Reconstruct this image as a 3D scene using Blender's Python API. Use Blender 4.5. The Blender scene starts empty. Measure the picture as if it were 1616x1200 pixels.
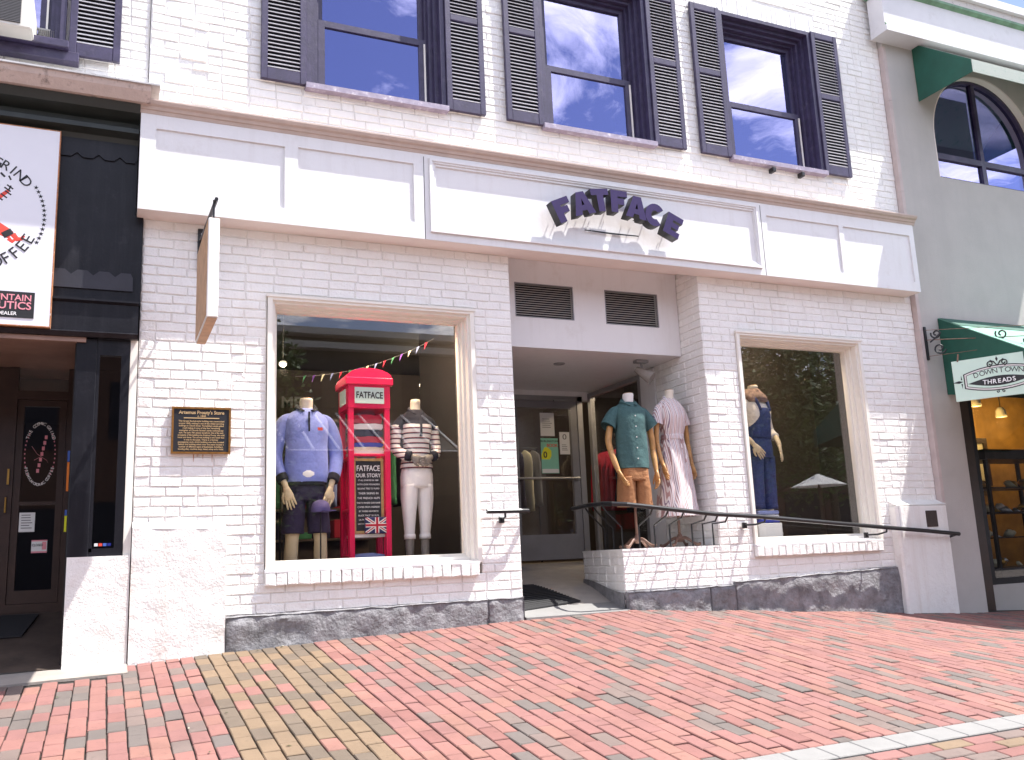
import bpy, bmesh, math, random
from mathutils import Vector, Matrix, Euler, noise
random.seed(7)
SC = bpy.context.scene
COL = SC.collection
PI = math.pi

# ---------------------------------------------------------------- camera
CAMLOC = Vector((0.0, -7.0, 0.57))
R0 = Vector((0.91381296, -0.40391187, -0.04243909))
D0 = Vector((0.03937051, 0.19210232, -0.98058486))
F0 = Vector((0.40422251, 0.89440030, 0.19144781))
cam = bpy.data.cameras.new('camera')
camo = bpy.data.objects.new('camera', cam)
COL.objects.link(camo)
rot = Matrix((R0, -D0, -F0)).transposed()
camo.matrix_world = Matrix.Translation(CAMLOC) @ rot.to_4x4()
cam.sensor_width = 36.0
cam.lens = 36.0 * 1437.45 / 1616.0
cam.clip_start = 0.05
cam.clip_end = 2000.0
SC.camera = camo

# ---------------------------------------------------------------- light
SUN = Vector((0.45, -0.218, 1.0)).normalized()      # towards the sun
world = bpy.data.worlds.new('World')
SC.world = world
world.use_nodes = True
nt = world.node_tree
nt.nodes.clear()
def wn(t, **kw):
    n = nt.nodes.new(t)
    for k, v in kw.items(): setattr(n, k, v)
    return n
sky = wn('ShaderNodeTexSky')
sky.sky_type = 'NISHITA'
sky.sun_disc = False
sky.sun_elevation = math.asin(SUN.z)
sky.sun_rotation = math.atan2(SUN.x, SUN.y)
sky.air_density = 1.0
sky.dust_density = 0.6
sky.ozone_density = 3.0
tc = wn('ShaderNodeTexCoord')
sep = wn('ShaderNodeSeparateXYZ')
nt.links.new(tc.outputs['Generated'], sep.inputs[0])
mx = wn('ShaderNodeMath', operation='MAXIMUM'); mx.inputs[1].default_value = 0.03
nt.links.new(sep.outputs['Z'], mx.inputs[0])
ad = wn('ShaderNodeMath', operation='ADD'); ad.inputs[1].default_value = 0.12
nt.links.new(mx.outputs[0], ad.inputs[0])
dx = wn('ShaderNodeMath', operation='DIVIDE'); dy = wn('ShaderNodeMath', operation='DIVIDE')
nt.links.new(sep.outputs['X'], dx.inputs[0]); nt.links.new(ad.outputs[0], dx.inputs[1])
nt.links.new(sep.outputs['Y'], dy.inputs[0]); nt.links.new(ad.outputs[0], dy.inputs[1])
cmb = wn('ShaderNodeCombineXYZ')
nt.links.new(dx.outputs[0], cmb.inputs[0]); nt.links.new(dy.outputs[0], cmb.inputs[1])
nz = wn('ShaderNodeTexNoise'); nz.inputs['Scale'].default_value = 2.3; nz.inputs['Detail'].default_value = 8; nz.inputs['Roughness'].default_value = 0.62; nz.inputs['Distortion'].default_value = 0.5
nt.links.new(cmb.outputs[0], nz.inputs['Vector'])
rp = wn('ShaderNodeValToRGB')
rp.color_ramp.elements[0].position = 0.475; rp.color_ramp.elements[0].color = (0, 0, 0, 1)
rp.color_ramp.elements[1].position = 0.665; rp.color_ramp.elements[1].color = (1, 1, 1, 1)
nt.links.new(nz.outputs['Fac'], rp.inputs[0])
hs = wn('ShaderNodeHueSaturation'); hs.inputs['Saturation'].default_value = 0.92; hs.inputs['Hue'].default_value = 0.515
nt.links.new(sky.outputs[0], hs.inputs['Color'])
mixw = wn('ShaderNodeMix', data_type='RGBA')
nt.links.new(rp.outputs[0], mixw.inputs[0])
nt.links.new(hs.outputs[0], mixw.inputs[6])
mixw.inputs[7].default_value = (19.0, 18.6, 18.6, 1)
bg = wn('ShaderNodeBackground'); bg.inputs['Strength'].default_value = 0.125
nt.links.new(mixw.outputs[2], bg.inputs['Color'])
ow = wn('ShaderNodeOutputWorld')
nt.links.new(bg.outputs[0], ow.inputs[0])

sl = bpy.data.lights.new('sun', 'SUN')
sl.energy = 5.0
sl.angle = math.radians(0.53)
sl.color = (1.0, 0.965, 0.905)
so = bpy.data.objects.new('sun', sl)
COL.objects.link(so)
so.location = (10, -6, 20)
so.rotation_euler = (-SUN).to_track_quat('-Z', 'Y').to_euler()

SC.view_settings.view_transform = 'Standard'
SC.view_settings.look = 'None'
SC.view_settings.exposure = 1.07
SC.view_settings.gamma = 1.0
SC.view_settings.use_curve_mapping = False
SC.render.engine = 'CYCLES'
SC.cycles.use_denoising = True
SC.cycles.max_bounces = 8
SC.cycles.transparent_max_bounces = 12
SC.cycles.sample_clamp_indirect = 6.0

# ---------------------------------------------------------------- helpers
WM = {}                                   # world matrices of my objects
def tag(o, label=None, cat=None, group=None, kind=None):
    if label: o['label'] = label
    if cat: o['category'] = cat
    if group: o['group'] = group
    if kind: o['kind'] = kind
    return o
def empty(name, loc, rz=0.0, label=None, cat=None, group=None, scale=1.0):
    o = bpy.data.objects.new(name, None)
    o.empty_display_size = 0.1
    COL.objects.link(o)
    o.location = loc
    o.rotation_euler = (0, 0, rz)
    o.scale = (scale,) * 3
    WM[o] = Matrix.Translation(Vector(loc)) @ Matrix.Rotation(rz, 4, 'Z') @ Matrix.Scale(scale, 4)
    tag(o, label, cat, group)
    return o
def setparent(o, p):
    o.parent = p
    WM[o] = WM[p].copy()

class MB:
    """collects faces; build() links them as ONE mesh object. Coordinates are world ones unless local=True."""
    def __init__(s): s.v = []; s.f = []; s.m = []
    def add(s, verts, faces, mi=0):
        n = len(s.v); s.v += [tuple(v) for v in verts]
        for f in faces: s.f.append(tuple(i + n for i in f)); s.m.append(mi)
        return s
    def box(s, x0, x1, y0, y1, z0, z1, mi=0):
        v = [(x0,y0,z0),(x1,y0,z0),(x1,y1,z0),(x0,y1,z0),(x0,y0,z1),(x1,y0,z1),(x1,y1,z1),(x0,y1,z1)]
        return s.add(v, [(0,3,2,1),(4,5,6,7),(0,1,5,4),(1,2,6,5),(2,3,7,6),(3,0,4,7)], mi)
    def cbox(s, x0, x1, y0, y1, z0, z1, c=0.005, mi=0):
        """box with every edge chamfered"""
        c = min(c, (x1-x0)*.45, (y1-y0)*.45, (z1-z0)*.45)
        vs = []; idx = {}
        X = (x0, x1); Y = (y0, y1); Z = (z0, z1)
        for i in (0,1):
            for j in (0,1):
                for k in (0,1):
                    sx = c*(1-2*i); sy = c*(1-2*j); sz = c*(1-2*k)
                    for a, p in enumerate(((X[i], Y[j]+sy, Z[k]+sz), (X[i]+sx, Y[j], Z[k]+sz), (X[i]+sx, Y[j]+sy, Z[k]))):
                        idx[i,j,k,a] = len(vs); vs.append(p)
        F = []
        q = [(0,0),(1,0),(1,1),(0,1)]
        for i in (0,1): F.append([idx[i,a,b,0] for a,b in q][::(1 if i else -1)])
        for j in (0,1): F.append([idx[a,j,b,1] for a,b in q][::(-1 if j else 1)])
        for k in (0,1): F.append([idx[a,b,k,2] for a,b in q][::(1 if k else -1)])
        for a in (0,1):
            for b in (0,1):
                F.append([idx[a,b,0,0], idx[a,b,1,0], idx[a,b,1,1], idx[a,b,0,1]][::(1 if a==b else -1)])
                F.append([idx[a,0,b,0], idx[a,1,b,0], idx[a,1,b,2], idx[a,0,b,2]][::(-1 if a==b else 1)])
                F.append([idx[0,a,b,1], idx[1,a,b,1], idx[1,a,b,2], idx[0,a,b,2]][::(1 if a==b else -1)])
                for k in (0,1):
                    F.append([idx[a,b,k,0], idx[a,b,k,1], idx[a,b,k,2]][::(1 if (a+b+k)%2 else -1)])
        return s.add(vs, F, mi)
    def prism(s, poly, y0, y1, mi=0):
        """poly of (x,z), extruded y0..y1"""
        n = len(poly)
        v = [(x, y0, z) for x, z in poly] + [(x, y1, z) for x, z in poly]
        F = [tuple(range(n)), tuple(range(2*n-1, n-1, -1))] + [(i, i+n, (i+1)%n+n, (i+1)%n) for i in range(n)]
        return s.add(v, F, mi)
    def prismx(s, poly, x0, x1, mi=0):
        """poly of (y,z), extruded along x"""
        n = len(poly)
        v = [(x0, y, z) for y, z in poly] + [(x1, y, z) for y, z in poly]
        F = [tuple(range(n)), tuple(range(2*n-1, n-1, -1))] + [(i, i+n, (i+1)%n+n, (i+1)%n) for i in range(n)]
        return s.add(v, F, mi)
    def slab(s, poly, z0, z1, mi=0):
        n = len(poly)
        v = [(x, y, z0) for x, y in poly] + [(x, y, z1) for x, y in poly]
        F = [tuple(range(n)), tuple(range(2*n-1, n-1, -1))] + [(i, i+n, (i+1)%n+n, (i+1)%n) for i in range(n)]
        return s.add(v, F, mi)
    def tube(s, pts, rad, n=8, caps=True, mi=0, flat=1.0, up=None):
        pts = [Vector(p) for p in pts]
        if not isinstance(rad, (list, tuple)): rad = [rad]*len(pts)
        rings = []; prev = None
        for i, p in enumerate(pts):
            if i == 0: t = pts[1]-pts[0]
            elif i == len(pts)-1: t = pts[-1]-pts[-2]
            else: t = (pts[i]-pts[i-1]).normalized() + (pts[i+1]-pts[i]).normalized()
            if t.length < 1e-9: t = Vector((0,0,1))
            t.normalize()
            if prev is None:
                a = Vector(up) if up else (Vector((0,0,1)) if abs(t.z) < .9 else Vector((1,0,0)))
            else: a = prev
            u = (a - t*a.dot(t))
            if u.length < 1e-6: u = t.orthogonal()
            u.normalize(); prev = u; w = t.cross(u)
            rings.append([p + (u*math.cos(2*PI*k/n)*flat + w*math.sin(2*PI*k/n))*rad[i] for k in range(n)])
        return s.rings(rings, caps, mi)
    def rings(s, rings, caps=True, mi=0):
        n = len(rings[0]); v = [p for r in rings for p in r]; F = []
        for i in range(len(rings)-1):
            for k in range(n):
                a = i*n+k; b = i*n+(k+1)%n
                F.append((a, b, b+n, a+n))
        if caps:
            F.append(tuple(range(n-1, -1, -1))); F.append(tuple((len(rings)-1)*n+k for k in range(n)))
        return s.add(v, F, mi)
    def loft(s, secs, n=24, caps=True, mi=0, fold=0.0, seed=0.0, pw=2.0, kf=9):
        """secs of (cx,cy,cz,rx,ry)"""
        rings = []
        for (cx, cy, cz, rx, ry) in secs:
            r = []
            for k in range(n):
                a = 2*PI*k/n
                ca = math.copysign(abs(math.cos(a))**(2/pw), math.cos(a)); sa = math.copysign(abs(math.sin(a))**(2/pw), math.sin(a))
                q = 1 + (fold*(math.sin(kf*a + seed + 2.5*math.sin(cz*7+seed)) + .7*noise.noise(Vector((ca*2+seed, sa*2, cz*7)))) if fold else 0)
                r.append(Vector((cx+rx*ca*q, cy+ry*sa*q, cz)))
            rings.append(r)
        return s.rings(rings, caps, mi)
    def build(s, name, mats, parent=None, smooth=False, local=False, angle=None):
        me = bpy.data.meshes.new(name)
        v = s.v
        if parent is not None and not local:
            inv = WM[parent].inverted()
            v = [tuple(inv @ Vector(p)) for p in v]
        me.from_pydata(v, [], s.f)
        mats = mats if isinstance(mats, (list, tuple)) else [mats]
        for m in mats: me.materials.append(M[m] if isinstance(m, str) else m)
        if len(mats) > 1: me.polygons.foreach_set('material_index', s.m)
        bm = bmesh.new(); bm.from_mesh(me)
        bmesh.ops.recalc_face_normals(bm, faces=bm.faces); bm.to_mesh(me); bm.free()
        if smooth: me.polygons.foreach_set('use_smooth', [True]*len(me.polygons))
        if angle:
            me.polygons.foreach_set('use_smooth', [True]*len(me.polygons))
            me.set_sharp_from_angle(angle=math.radians(angle))
        o = bpy.data.objects.new(name, me)
        COL.objects.link(o)
        if parent is not None: setparent(o, parent)
        else: WM[o] = Matrix.Identity(4)
        return o

def spline(pts, k=6):
    """Catmull-Rom through tuples of any length"""
    out = []; n = len(pts)
    for i in range(n-1):
        p0 = pts[max(i-1,0)]; p1 = pts[i]; p2 = pts[i+1]; p3 = pts[min(i+2,n-1)]
        for j in range(k):
            t = j/k
            out.append(tuple(.5*((2*b)+(-a+c)*t+(2*a-5*b+4*c-d)*t*t+(-a+3*b-3*c+d)*t**3) for a,b,c,d in zip(p0,p1,p2,p3)))
    out.append(tuple(pts[-1]))
    return out

# ---------------------------------------------------------------- materials
M = {}
def mat(name, col, rough=.6, metal=0.0, var=0.0, vscale=6.0, bump=0.0, bscale=40.0, col2=None, spec=.5, dirt=None, dscale=2.0, damt=.3, emit=None, bump2=0.0, b2scale=6.0, sheen=0.0, streak=None, samt=.3, sscale=9.0):
    m = bpy.data.materials.new(name); m.use_nodes = True; n = m.node_tree; n.nodes.clear()
    N = n.nodes.new; L = n.links.new
    out = N('ShaderNodeOutputMaterial'); b = N('ShaderNodeBsdfPrincipled'); L(b.outputs[0], out.inputs[0])
    c = (*col, 1)
    b.inputs['Base Color'].default_value = c; b.inputs['Roughness'].default_value = rough; b.inputs['Metallic'].default_value = metal
    b.inputs['Specular IOR Level'].default_value = spec
    if sheen: b.inputs['Sheen Weight'].default_value = sheen
    geo = N('ShaderNodeNewGeometry'); last = None
    if var or col2:
        t = N('ShaderNodeTexNoise'); t.inputs['Scale'].default_value = vscale; t.inputs['Detail'].default_value = 5; t.inputs['Roughness'].default_value = .6
        L(geo.outputs['Position'], t.inputs['Vector'])
        mr = N('ShaderNodeMapRange'); mr.inputs[1].default_value = .3; mr.inputs[2].default_value = .7; L(t.outputs['Fac'], mr.inputs[0])
        mi = N('ShaderNodeMix'); mi.data_type = 'RGBA'; L(mr.outputs[0], mi.inputs[0])
        c2 = col2 if col2 else tuple(x*(1+var) for x in col)
        c1 = col if col2 else tuple(x*(1-var) for x in col)
        mi.inputs[6].default_value = (*c1, 1); mi.inputs[7].default_value = (*c2, 1); last = mi.outputs[2]
        L(last, b.inputs['Base Color'])
    if dirt:
        t = N('ShaderNodeTexNoise'); t.inputs['Scale'].default_value = dscale; t.inputs['Detail'].default_value = 9; t.inputs['Roughness'].default_value = .72
        L(geo.outputs['Position'], t.inputs['Vector'])
        mr = N('ShaderNodeMapRange'); mr.inputs[1].default_value = .56; mr.inputs[2].default_value = .72; mr.inputs[4].default_value = damt; L(t.outputs['Fac'], mr.inputs[0])
        mi = N('ShaderNodeMix'); mi.data_type = 'RGBA'; L(mr.outputs[0], mi.inputs[0])
        if last: L(last, mi.inputs[6])
        else: mi.inputs[6].default_value = c
        mi.inputs[7].default_value = (*dirt, 1); last = mi.outputs[2]; L(last, b.inputs['Base Color'])
    if streak:
        mp = N('ShaderNodeMapping'); mp.inputs['Scale'].default_value = (sscale, sscale, sscale*.07); L(geo.outputs['Position'], mp.inputs['Vector'])
        t = N('ShaderNodeTexNoise'); t.inputs['Scale'].default_value = 1.0; t.inputs['Detail'].default_value = 7; t.inputs['Roughness'].default_value = .65; L(mp.outputs[0], t.inputs['Vector'])
        mr = N('ShaderNodeMapRange'); mr.inputs[1].default_value = .52; mr.inputs[2].default_value = .74; mr.inputs[4].default_value = samt; L(t.outputs['Fac'], mr.inputs[0])
        mi = N('ShaderNodeMix'); mi.data_type = 'RGBA'; L(mr.outputs[0], mi.inputs[0])
        if last: L(last, mi.inputs[6])
        else: mi.inputs[6].default_value = c
        mi.inputs[7].default_value = (*streak, 1); last = mi.outputs[2]; L(last, b.inputs['Base Color'])
    nin = None
    for amt, sc in ((bump2, b2scale), (bump, bscale)):
        if amt:
            t = N('ShaderNodeTexNoise'); t.inputs['Scale'].default_value = sc; t.inputs['Detail'].default_value = 6; t.inputs['Roughness'].default_value = .6
            L(geo.outputs['Position'], t.inputs['Vector'])
            bp = N('ShaderNodeBump'); bp.inputs['Strength'].default_value = 1.0; bp.inputs['Distance'].default_value = amt
            L(t.outputs['Fac'], bp.inputs['Height'])
            if nin: L(nin, bp.inputs['Normal'])
            nin = bp.outputs[0]
    if nin: L(nin, b.inputs['Normal'])
    if emit:
        b.inputs['Emission Color'].default_value = (*emit[0], 1); b.inputs['Emission Strength'].default_value = emit[1]
    M[name] = m
    return m
def glassmat(name, refl, tint=(1,1,1), wav=0.0, gcol=(1,1,1)):
    m = bpy.data.materials.new(name); m.use_nodes = True; n = m.node_tree; n.nodes.clear()
    N = n.nodes.new; L = n.links.new
    out = N('ShaderNodeOutputMaterial'); mi = N('ShaderNodeMixShader'); L(mi.outputs[0], out.inputs[0])
    tr = N('ShaderNodeBsdfTransparent'); tr.inputs[0].default_value = (*tint, 1)
    gl = N('ShaderNodeBsdfGlossy'); gl.inputs['Roughness'].default_value = 0.0; gl.inputs['Color'].default_value = (*gcol,1)
    lw = N('ShaderNodeLayerWeight'); lw.inputs['Blend'].default_value = .5
    pw = N('ShaderNodeMath'); pw.operation = 'POWER'; pw.inputs[1].default_value = 5.0; L(lw.outputs['Facing'], pw.inputs[0])
    a = N('ShaderNodeMath'); a.operation = 'MULTIPLY_ADD'; a.inputs[1].default_value = .96; a.inputs[2].default_value = .035+refl; a.use_clamp = True
    L(pw.outputs[0], a.inputs[0]); L(a.outputs[0], mi.inputs[0]); L(tr.outputs[0], mi.inputs[1]); L(gl.outputs[0], mi.inputs[2])
    if wav:
        geo = N('ShaderNodeNewGeometry'); t = N('ShaderNodeTexNoise'); t.inputs['Scale'].default_value = 1.5; t.inputs['Detail'].default_value = 1
        L(geo.outputs['Position'], t.inputs['Vector']); bp = N('ShaderNodeBump'); bp.inputs['Distance'].default_value = wav; L(t.outputs['Fac'], bp.inputs['Height'])
        L(bp.outputs[0], gl.inputs['Normal'])
    M[name] = m
def stripes(name, axis, period, bands, base, rough=.85):
    """bands: list of (start fraction, end fraction, colour) along a world axis"""
    m = mat(name, base, rough, bump=.0015, bscale=90)
    n = m.node_tree; N = n.nodes.new; L = n.links.new
    b = [x for x in n.nodes if x.type == 'BSDF_PRINCIPLED'][0]
    tc_ = N('ShaderNodeTexCoord'); sp = N('ShaderNodeSeparateXYZ'); L(tc_.outputs['Object'], sp.inputs[0])
    d = N('ShaderNodeMath'); d.operation = 'DIVIDE'; d.inputs[1].default_value = period; L(sp.outputs[axis], d.inputs[0])
    fr = N('ShaderNodeMath'); fr.operation = 'FRACT'; L(d.outputs[0], fr.inputs[0])
    r = N('ShaderNodeValToRGB'); r.color_ramp.interpolation = 'CONSTANT'
    els = r.color_ramp.elements; els[0].position = 0; els[0].color = (*base, 1); els[1].position = bands[0][0]; els[1].color = (*bands[0][2], 1)
    for i, (a0, a1, c) in enumerate(bands):
        if i: e = els.new(a0); e.color = (*c, 1)
        e = els.new(a1); e.color = (*base, 1)
    L(fr.outputs[0], r.inputs[0]); L(r.outputs[0], b.inputs['Base Color'])

mat('white_brick', (.86,.845,.82), .5, var=.04, vscale=2.5, bump=.004, bscale=60, bump2=.010, b2scale=15, dirt=(.55,.48,.41), dscale=6, damt=.4, streak=(.70,.65,.59), samt=.3, sscale=7)
mat('white_mortar', (.80,.78,.75), .65, var=.06, vscale=8, bump=.006, bscale=70)
mat('white_plaster', (.80,.78,.75), .6, var=.04, vscale=3, bump=.007, bscale=24, bump2=.004, b2scale=70, streak=(.62,.54,.47), samt=.5, sscale=8, dirt=(.52,.42,.36), dscale=4, damt=.35)
mat('white_trim', (.73,.72,.725), .4, var=.02, vscale=2, bump=.0012, bscale=26, dirt=(.52,.47,.43), dscale=5, damt=.3, streak=(.60,.57,.55), samt=.38, sscale=10)
mat('frame_cream', (.80,.765,.70), .4, var=.03, vscale=3, bump=.001, bscale=40, dirt=(.6,.53,.42), dscale=6, damt=.3)
mat('cornice_paint', (.50,.40,.35), .5, var=.08, vscale=9, bump=.001, bscale=60)
mat('soffit_paint', (.78,.70,.65), .6, var=.04, vscale=4)
mat('grey_stone', (.215,.21,.22), .8, var=.4, vscale=9, bump=.02, bscale=26, dirt=(.42,.41,.42), dscale=12, damt=.55)
mat('dark_purple', (.042,.033,.075), .42, var=.25, vscale=14, bump=.0015, bscale=60, dirt=(.17,.15,.20), dscale=9, damt=.35)
mat('louver_highlight', (.60,.59,.62), .38, var=.1, vscale=12)  # pale tone: sun highlights on the slats put into the colour
mat('sill_paint', (.30,.26,.34), .5, var=.2, vscale=14, bump=.003, bscale=50, dirt=(.75,.72,.7), dscale=14, damt=.7)
mat('black_metal', (.012,.012,.014), .35, bump=.0008, bscale=120)
mat('black_paint', (.010,.010,.014), .36, spec=.25, streak=(.03,.03,.036), samt=.5, sscale=12, var=.2, vscale=5, bump=.001, bscale=40, dirt=(.05,.05,.06), dscale=4, damt=.4)
mat('peeling_paint', (.52,.41,.36), .7, var=.12, vscale=7, dirt=(.05,.03,.025), dscale=7, damt=.9, bump=.004, bscale=30)
mat('ledge_metal', (.45,.45,.46), .5, var=.2, vscale=12, dirt=(.12,.11,.11), dscale=14, damt=.8)
mat('vent_grey', (.62,.60,.57), .5)
mat('black_trim', (.022,.021,.030), .45, var=.2, vscale=6)
mat('dark_green_paint', (.020,.026,.024), .5, var=.2, vscale=6)
mat('letter_face', (.034,.020,.085), .4, var=.1, vscale=8, spec=.25)
mat('letter_side', (.010,.010,.011), .45)
mat('dark_red_brown', (.032,.015,.011), .4, var=.3, vscale=7, bump=.001, bscale=60)
mat('wood_soffit', (.30,.19,.15), .5, var=.2, vscale=5)
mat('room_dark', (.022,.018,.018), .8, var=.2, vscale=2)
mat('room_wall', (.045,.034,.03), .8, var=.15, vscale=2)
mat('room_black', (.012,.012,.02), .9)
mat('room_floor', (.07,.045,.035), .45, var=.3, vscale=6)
mat('grey_metal', (.28,.28,.29), .4, metal=.3, var=.06, vscale=6)
mat('silver', (.55,.55,.56), .3, metal=.8)
mat('door_grey', (.20,.20,.22), .4, var=.08, vscale=5)
mat('concrete', (.30,.265,.235), .8, var=.12, vscale=4, bump=.003, bscale=60, dirt=(.25,.22,.2), dscale=6, damt=.4)
mat('concrete_light', (.21,.205,.20), .8, var=.08, vscale=7, bump=.002, bscale=90, dirt=(.16,.155,.15), dscale=7, damt=.35)
mat('entry_tile', (.34,.31,.28), .6, var=.1, vscale=8, bump=.001, bscale=60)
mat('recess_boards', (.060,.042,.032), .6, var=.4, vscale=5, dirt=(.12,.09,.07), dscale=3, damt=.5)
mat('rubber', (.014,.014,.016), .8, bump=.003, bscale=160)
mat('joint_sand', (.03,.023,.02), .95, var=.4, vscale=30, bump=.004, bscale=120)
for nm, c in dict(paver_salmon=(.258,.112,.093), paver_rose=(.240,.104,.092), paver_orange=(.262,.120,.092), paver_red=(.222,.090,.077), paver_brown=(.165,.118,.102), paver_grey=(.130,.106,.095), paver_tan=(.195,.130,.076), paver_tan_dark=(.135,.100,.070)).items():
    g_ = sum(c)/3; c = tuple((x*.92+g_*.08)*.90 for x in c)
    mat(nm, c, .8, var=.13, vscale=3.5, bump=.0025, bscale=130, dirt=tuple(x*.45 for x in c), dscale=22, damt=.55)
mat('stucco_grey', (.45,.425,.40), .85, streak=(.40,.375,.36), samt=.5, sscale=5, var=.05, vscale=3, bump=.003, bscale=130, dirt=(.40,.39,.385), dscale=1.5, damt=.5)
mat('stucco_pink', (.50,.42,.40), .8, var=.1, vscale=6, bump=.002, bscale=80)
mat('cornice_white', (.62,.61,.63), .6, var=.05, vscale=3, dirt=(.4,.38,.36), dscale=4, damt=.4)
mat('cornice_green', (.13,.24,.15), .6, var=.3, vscale=9)
mat('worn_frieze', (.55,.52,.5), .7, dirt=(.10,.08,.07), dscale=16, damt=.9, bump=.004, bscale=40)
mat('awning_green', (.012,.085,.058), .7, var=.15, vscale=5, bump=.001, bscale=200)
mat('awning_sunlit', (.16,.36,.27), .7, var=.1, vscale=6)  # paler awning green: sunlight on the canopy put into the colour
mat('awning_worn', (.36,.40,.36), .8, dirt=(.10,.28,.20), dscale=9, damt=.9, bump=.002, bscale=60)
mat('sign_mint', (.60,.78,.67), .45, var=.02, vscale=4)
mat('sign_white', (.76,.76,.81), .4, var=.015, vscale=3)
mat('sign_edge', (.42,.18,.08), .7, var=.4, vscale=30, dirt=(.8,.8,.8), dscale=20, damt=.9)
mat('ink', (.012,.012,.014), .5)
mat('ink_pink', (.75,.28,.33), .5)
mat('ink_white', (.85,.85,.85), .5)
mat('emblem_red', (.70,.06,.035), .5)
mat('board_white', (.74,.72,.69), .5, var=.03, vscale=4, dirt=(.5,.46,.42), dscale=5, damt=.25)
mat('wood_and_shade', (.48,.29,.16), .6, var=.2, vscale=12)
mat('plaque_bronze', (.30,.14,.035), .35, metal=.6, var=.3, vscale=40)
mat('plaque_black', (.012,.012,.016), .45)
mat('plaque_letters', (.72,.50,.26), .35, metal=.3)
mat('rust_stain', (.45,.22,.12), .8)
mat('phone_red', (.70,.004,.075), .35)
mat('phone_panel', (.55,.70,.66), .4)
mat('board_black', (.018,.020,.026), .7, var=.3, vscale=8)
mat('board_frame', (.45,.30,.12), .5, var=.2, vscale=20)
mat('flag_blue', (.02,.02,.09), .8); mat('flag_red', (.45,.01,.03), .8); mat('flag_white', (.75,.73,.7), .8)
mat('mann_cream', (.72,.66,.56), .5, var=.03, vscale=8)
mat('mann_skin', (.62,.50,.32), .5, var=.08, vscale=8)
mat('mann_grey', (.28,.25,.22), .5)
mat('wood_arm', (.50,.27,.10), .42, var=.2, vscale=16)
mat('iron_brown', (.16,.085,.06), .5, var=.3, vscale=30)
mat('shirt_blue', (.20,.25,.62), .9, var=.08, vscale=30, bump=.001, bscale=60, sheen=.2, bump2=.012, b2scale=7)
mat('trim_navy', (.010,.010,.022), .9)
mat('shorts_navy', (.022,.014,.045), .9, var=.2, vscale=20, bump=.01, bscale=16)
mat('shirt_teal', (.045,.105,.105), .85, var=.14, vscale=35, bump2=.02, b2scale=7, bump=.0006, bscale=80)
mat('shorts_tan', (.32,.145,.06), .9, var=.12, vscale=30, bump2=.02, b2scale=12, bump=.002, bscale=120)
mat('capri_white', (.86,.84,.84), .85, bump2=.012, b2scale=12)
mat('denim', (.025,.040,.14), .85, var=.25, vscale=25, bump2=.015, b2scale=12, bump=.001, bscale=160)
mat('knit_white', (.70,.66,.60), .9, bump2=.012, b2scale=12)
mat('scarf', (.30,.20,.16), .9, col2=(.06,.035,.04), vscale=22, bump=.006, bscale=40)
mat('cap_purple', (.09,.07,.20), .8, bump=.004, bscale=40)
stripes('shirt_stripe', 2, .043, [(.08,.30,(.028,.02,.05)), (.30,.40,(.38,.05,.06))], (.80,.77,.75))
stripes('dress_stripe', 0, .046, [(.05,.22,(.36,.22,.22)), (.42,.52,(.30,.22,.30)), (.70,.88,(.52,.33,.32))], (.80,.75,.74))
mat('cloth_red', (.42,.02,.05), .9); mat('cloth_white', (.72,.70,.68), .9); mat('cloth_navy', (.02,.02,.05), .9); mat('cloth_blue', (.035,.05,.36), .9); mat('cloth_cream', (.62,.60,.45), .9); mat('cloth_sky', (.22,.27,.52), .9)
mat('cloth_orange', (.40,.15,.04), .9); mat('cloth_grey', (.15,.15,.16), .9); mat('cloth_green', (.05,.2,.1), .9); mat('cloth_violet', (.14,.05,.3), .9)
mat('paper', (.72,.74,.74), .7); mat('poster_green', (.22,.55,.42), .6); mat('poster_yellow', (.72,.75,.02), .6); mat('paper_orange', (.75,.2,.02), .6); mat('paper_blue', (.05,.12,.45), .6)
mat('brass', (.55,.33,.09), .3, metal=.8)
mat('ac_plastic', (.66,.65,.60), .5, var=.04, vscale=5); mat('ac_grille', (.06,.06,.065), .6); mat('accordion', (.50,.48,.44), .6)
mat('lamp_glow', (1,.9,.7), .5, emit=((1,.82,.55), 18.0))
mat('display_amber', (.34,.19,.04), .7, var=.3, vscale=4)
mat('bark', (.10,.075,.055), .9, var=.3, vscale=9, bump=.02, bscale=18)
for i, c in enumerate(((.055,.105,.02), (.08,.14,.028), (.035,.07,.014))): mat('leaf%d' % i, c, .6)
mat('far_brick', (.075,.04,.03), .9, var=.15, vscale=4); mat('far_stone', (.075,.062,.055), .9, var=.1, vscale=3); mat('far_trim', (.45,.44,.43), .8); mat('far_awning', (.02,.02,.025), .8)
mat('street_brick', (.33,.285,.265), .85, var=.2, vscale=14, dirt=(.22,.19,.175), dscale=5, damt=.6)
mat('umbrella_cloth', (.8,.8,.8), .8)
glassmat('glass_shop', .028)
glassmat('glass_shop_bright', .045)
glassmat('glass_upper', .33, (.35,.35,.45), .003, (.62,.62,1.0))
glassmat('glass_side', .0, (.85,.85,.85))

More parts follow.
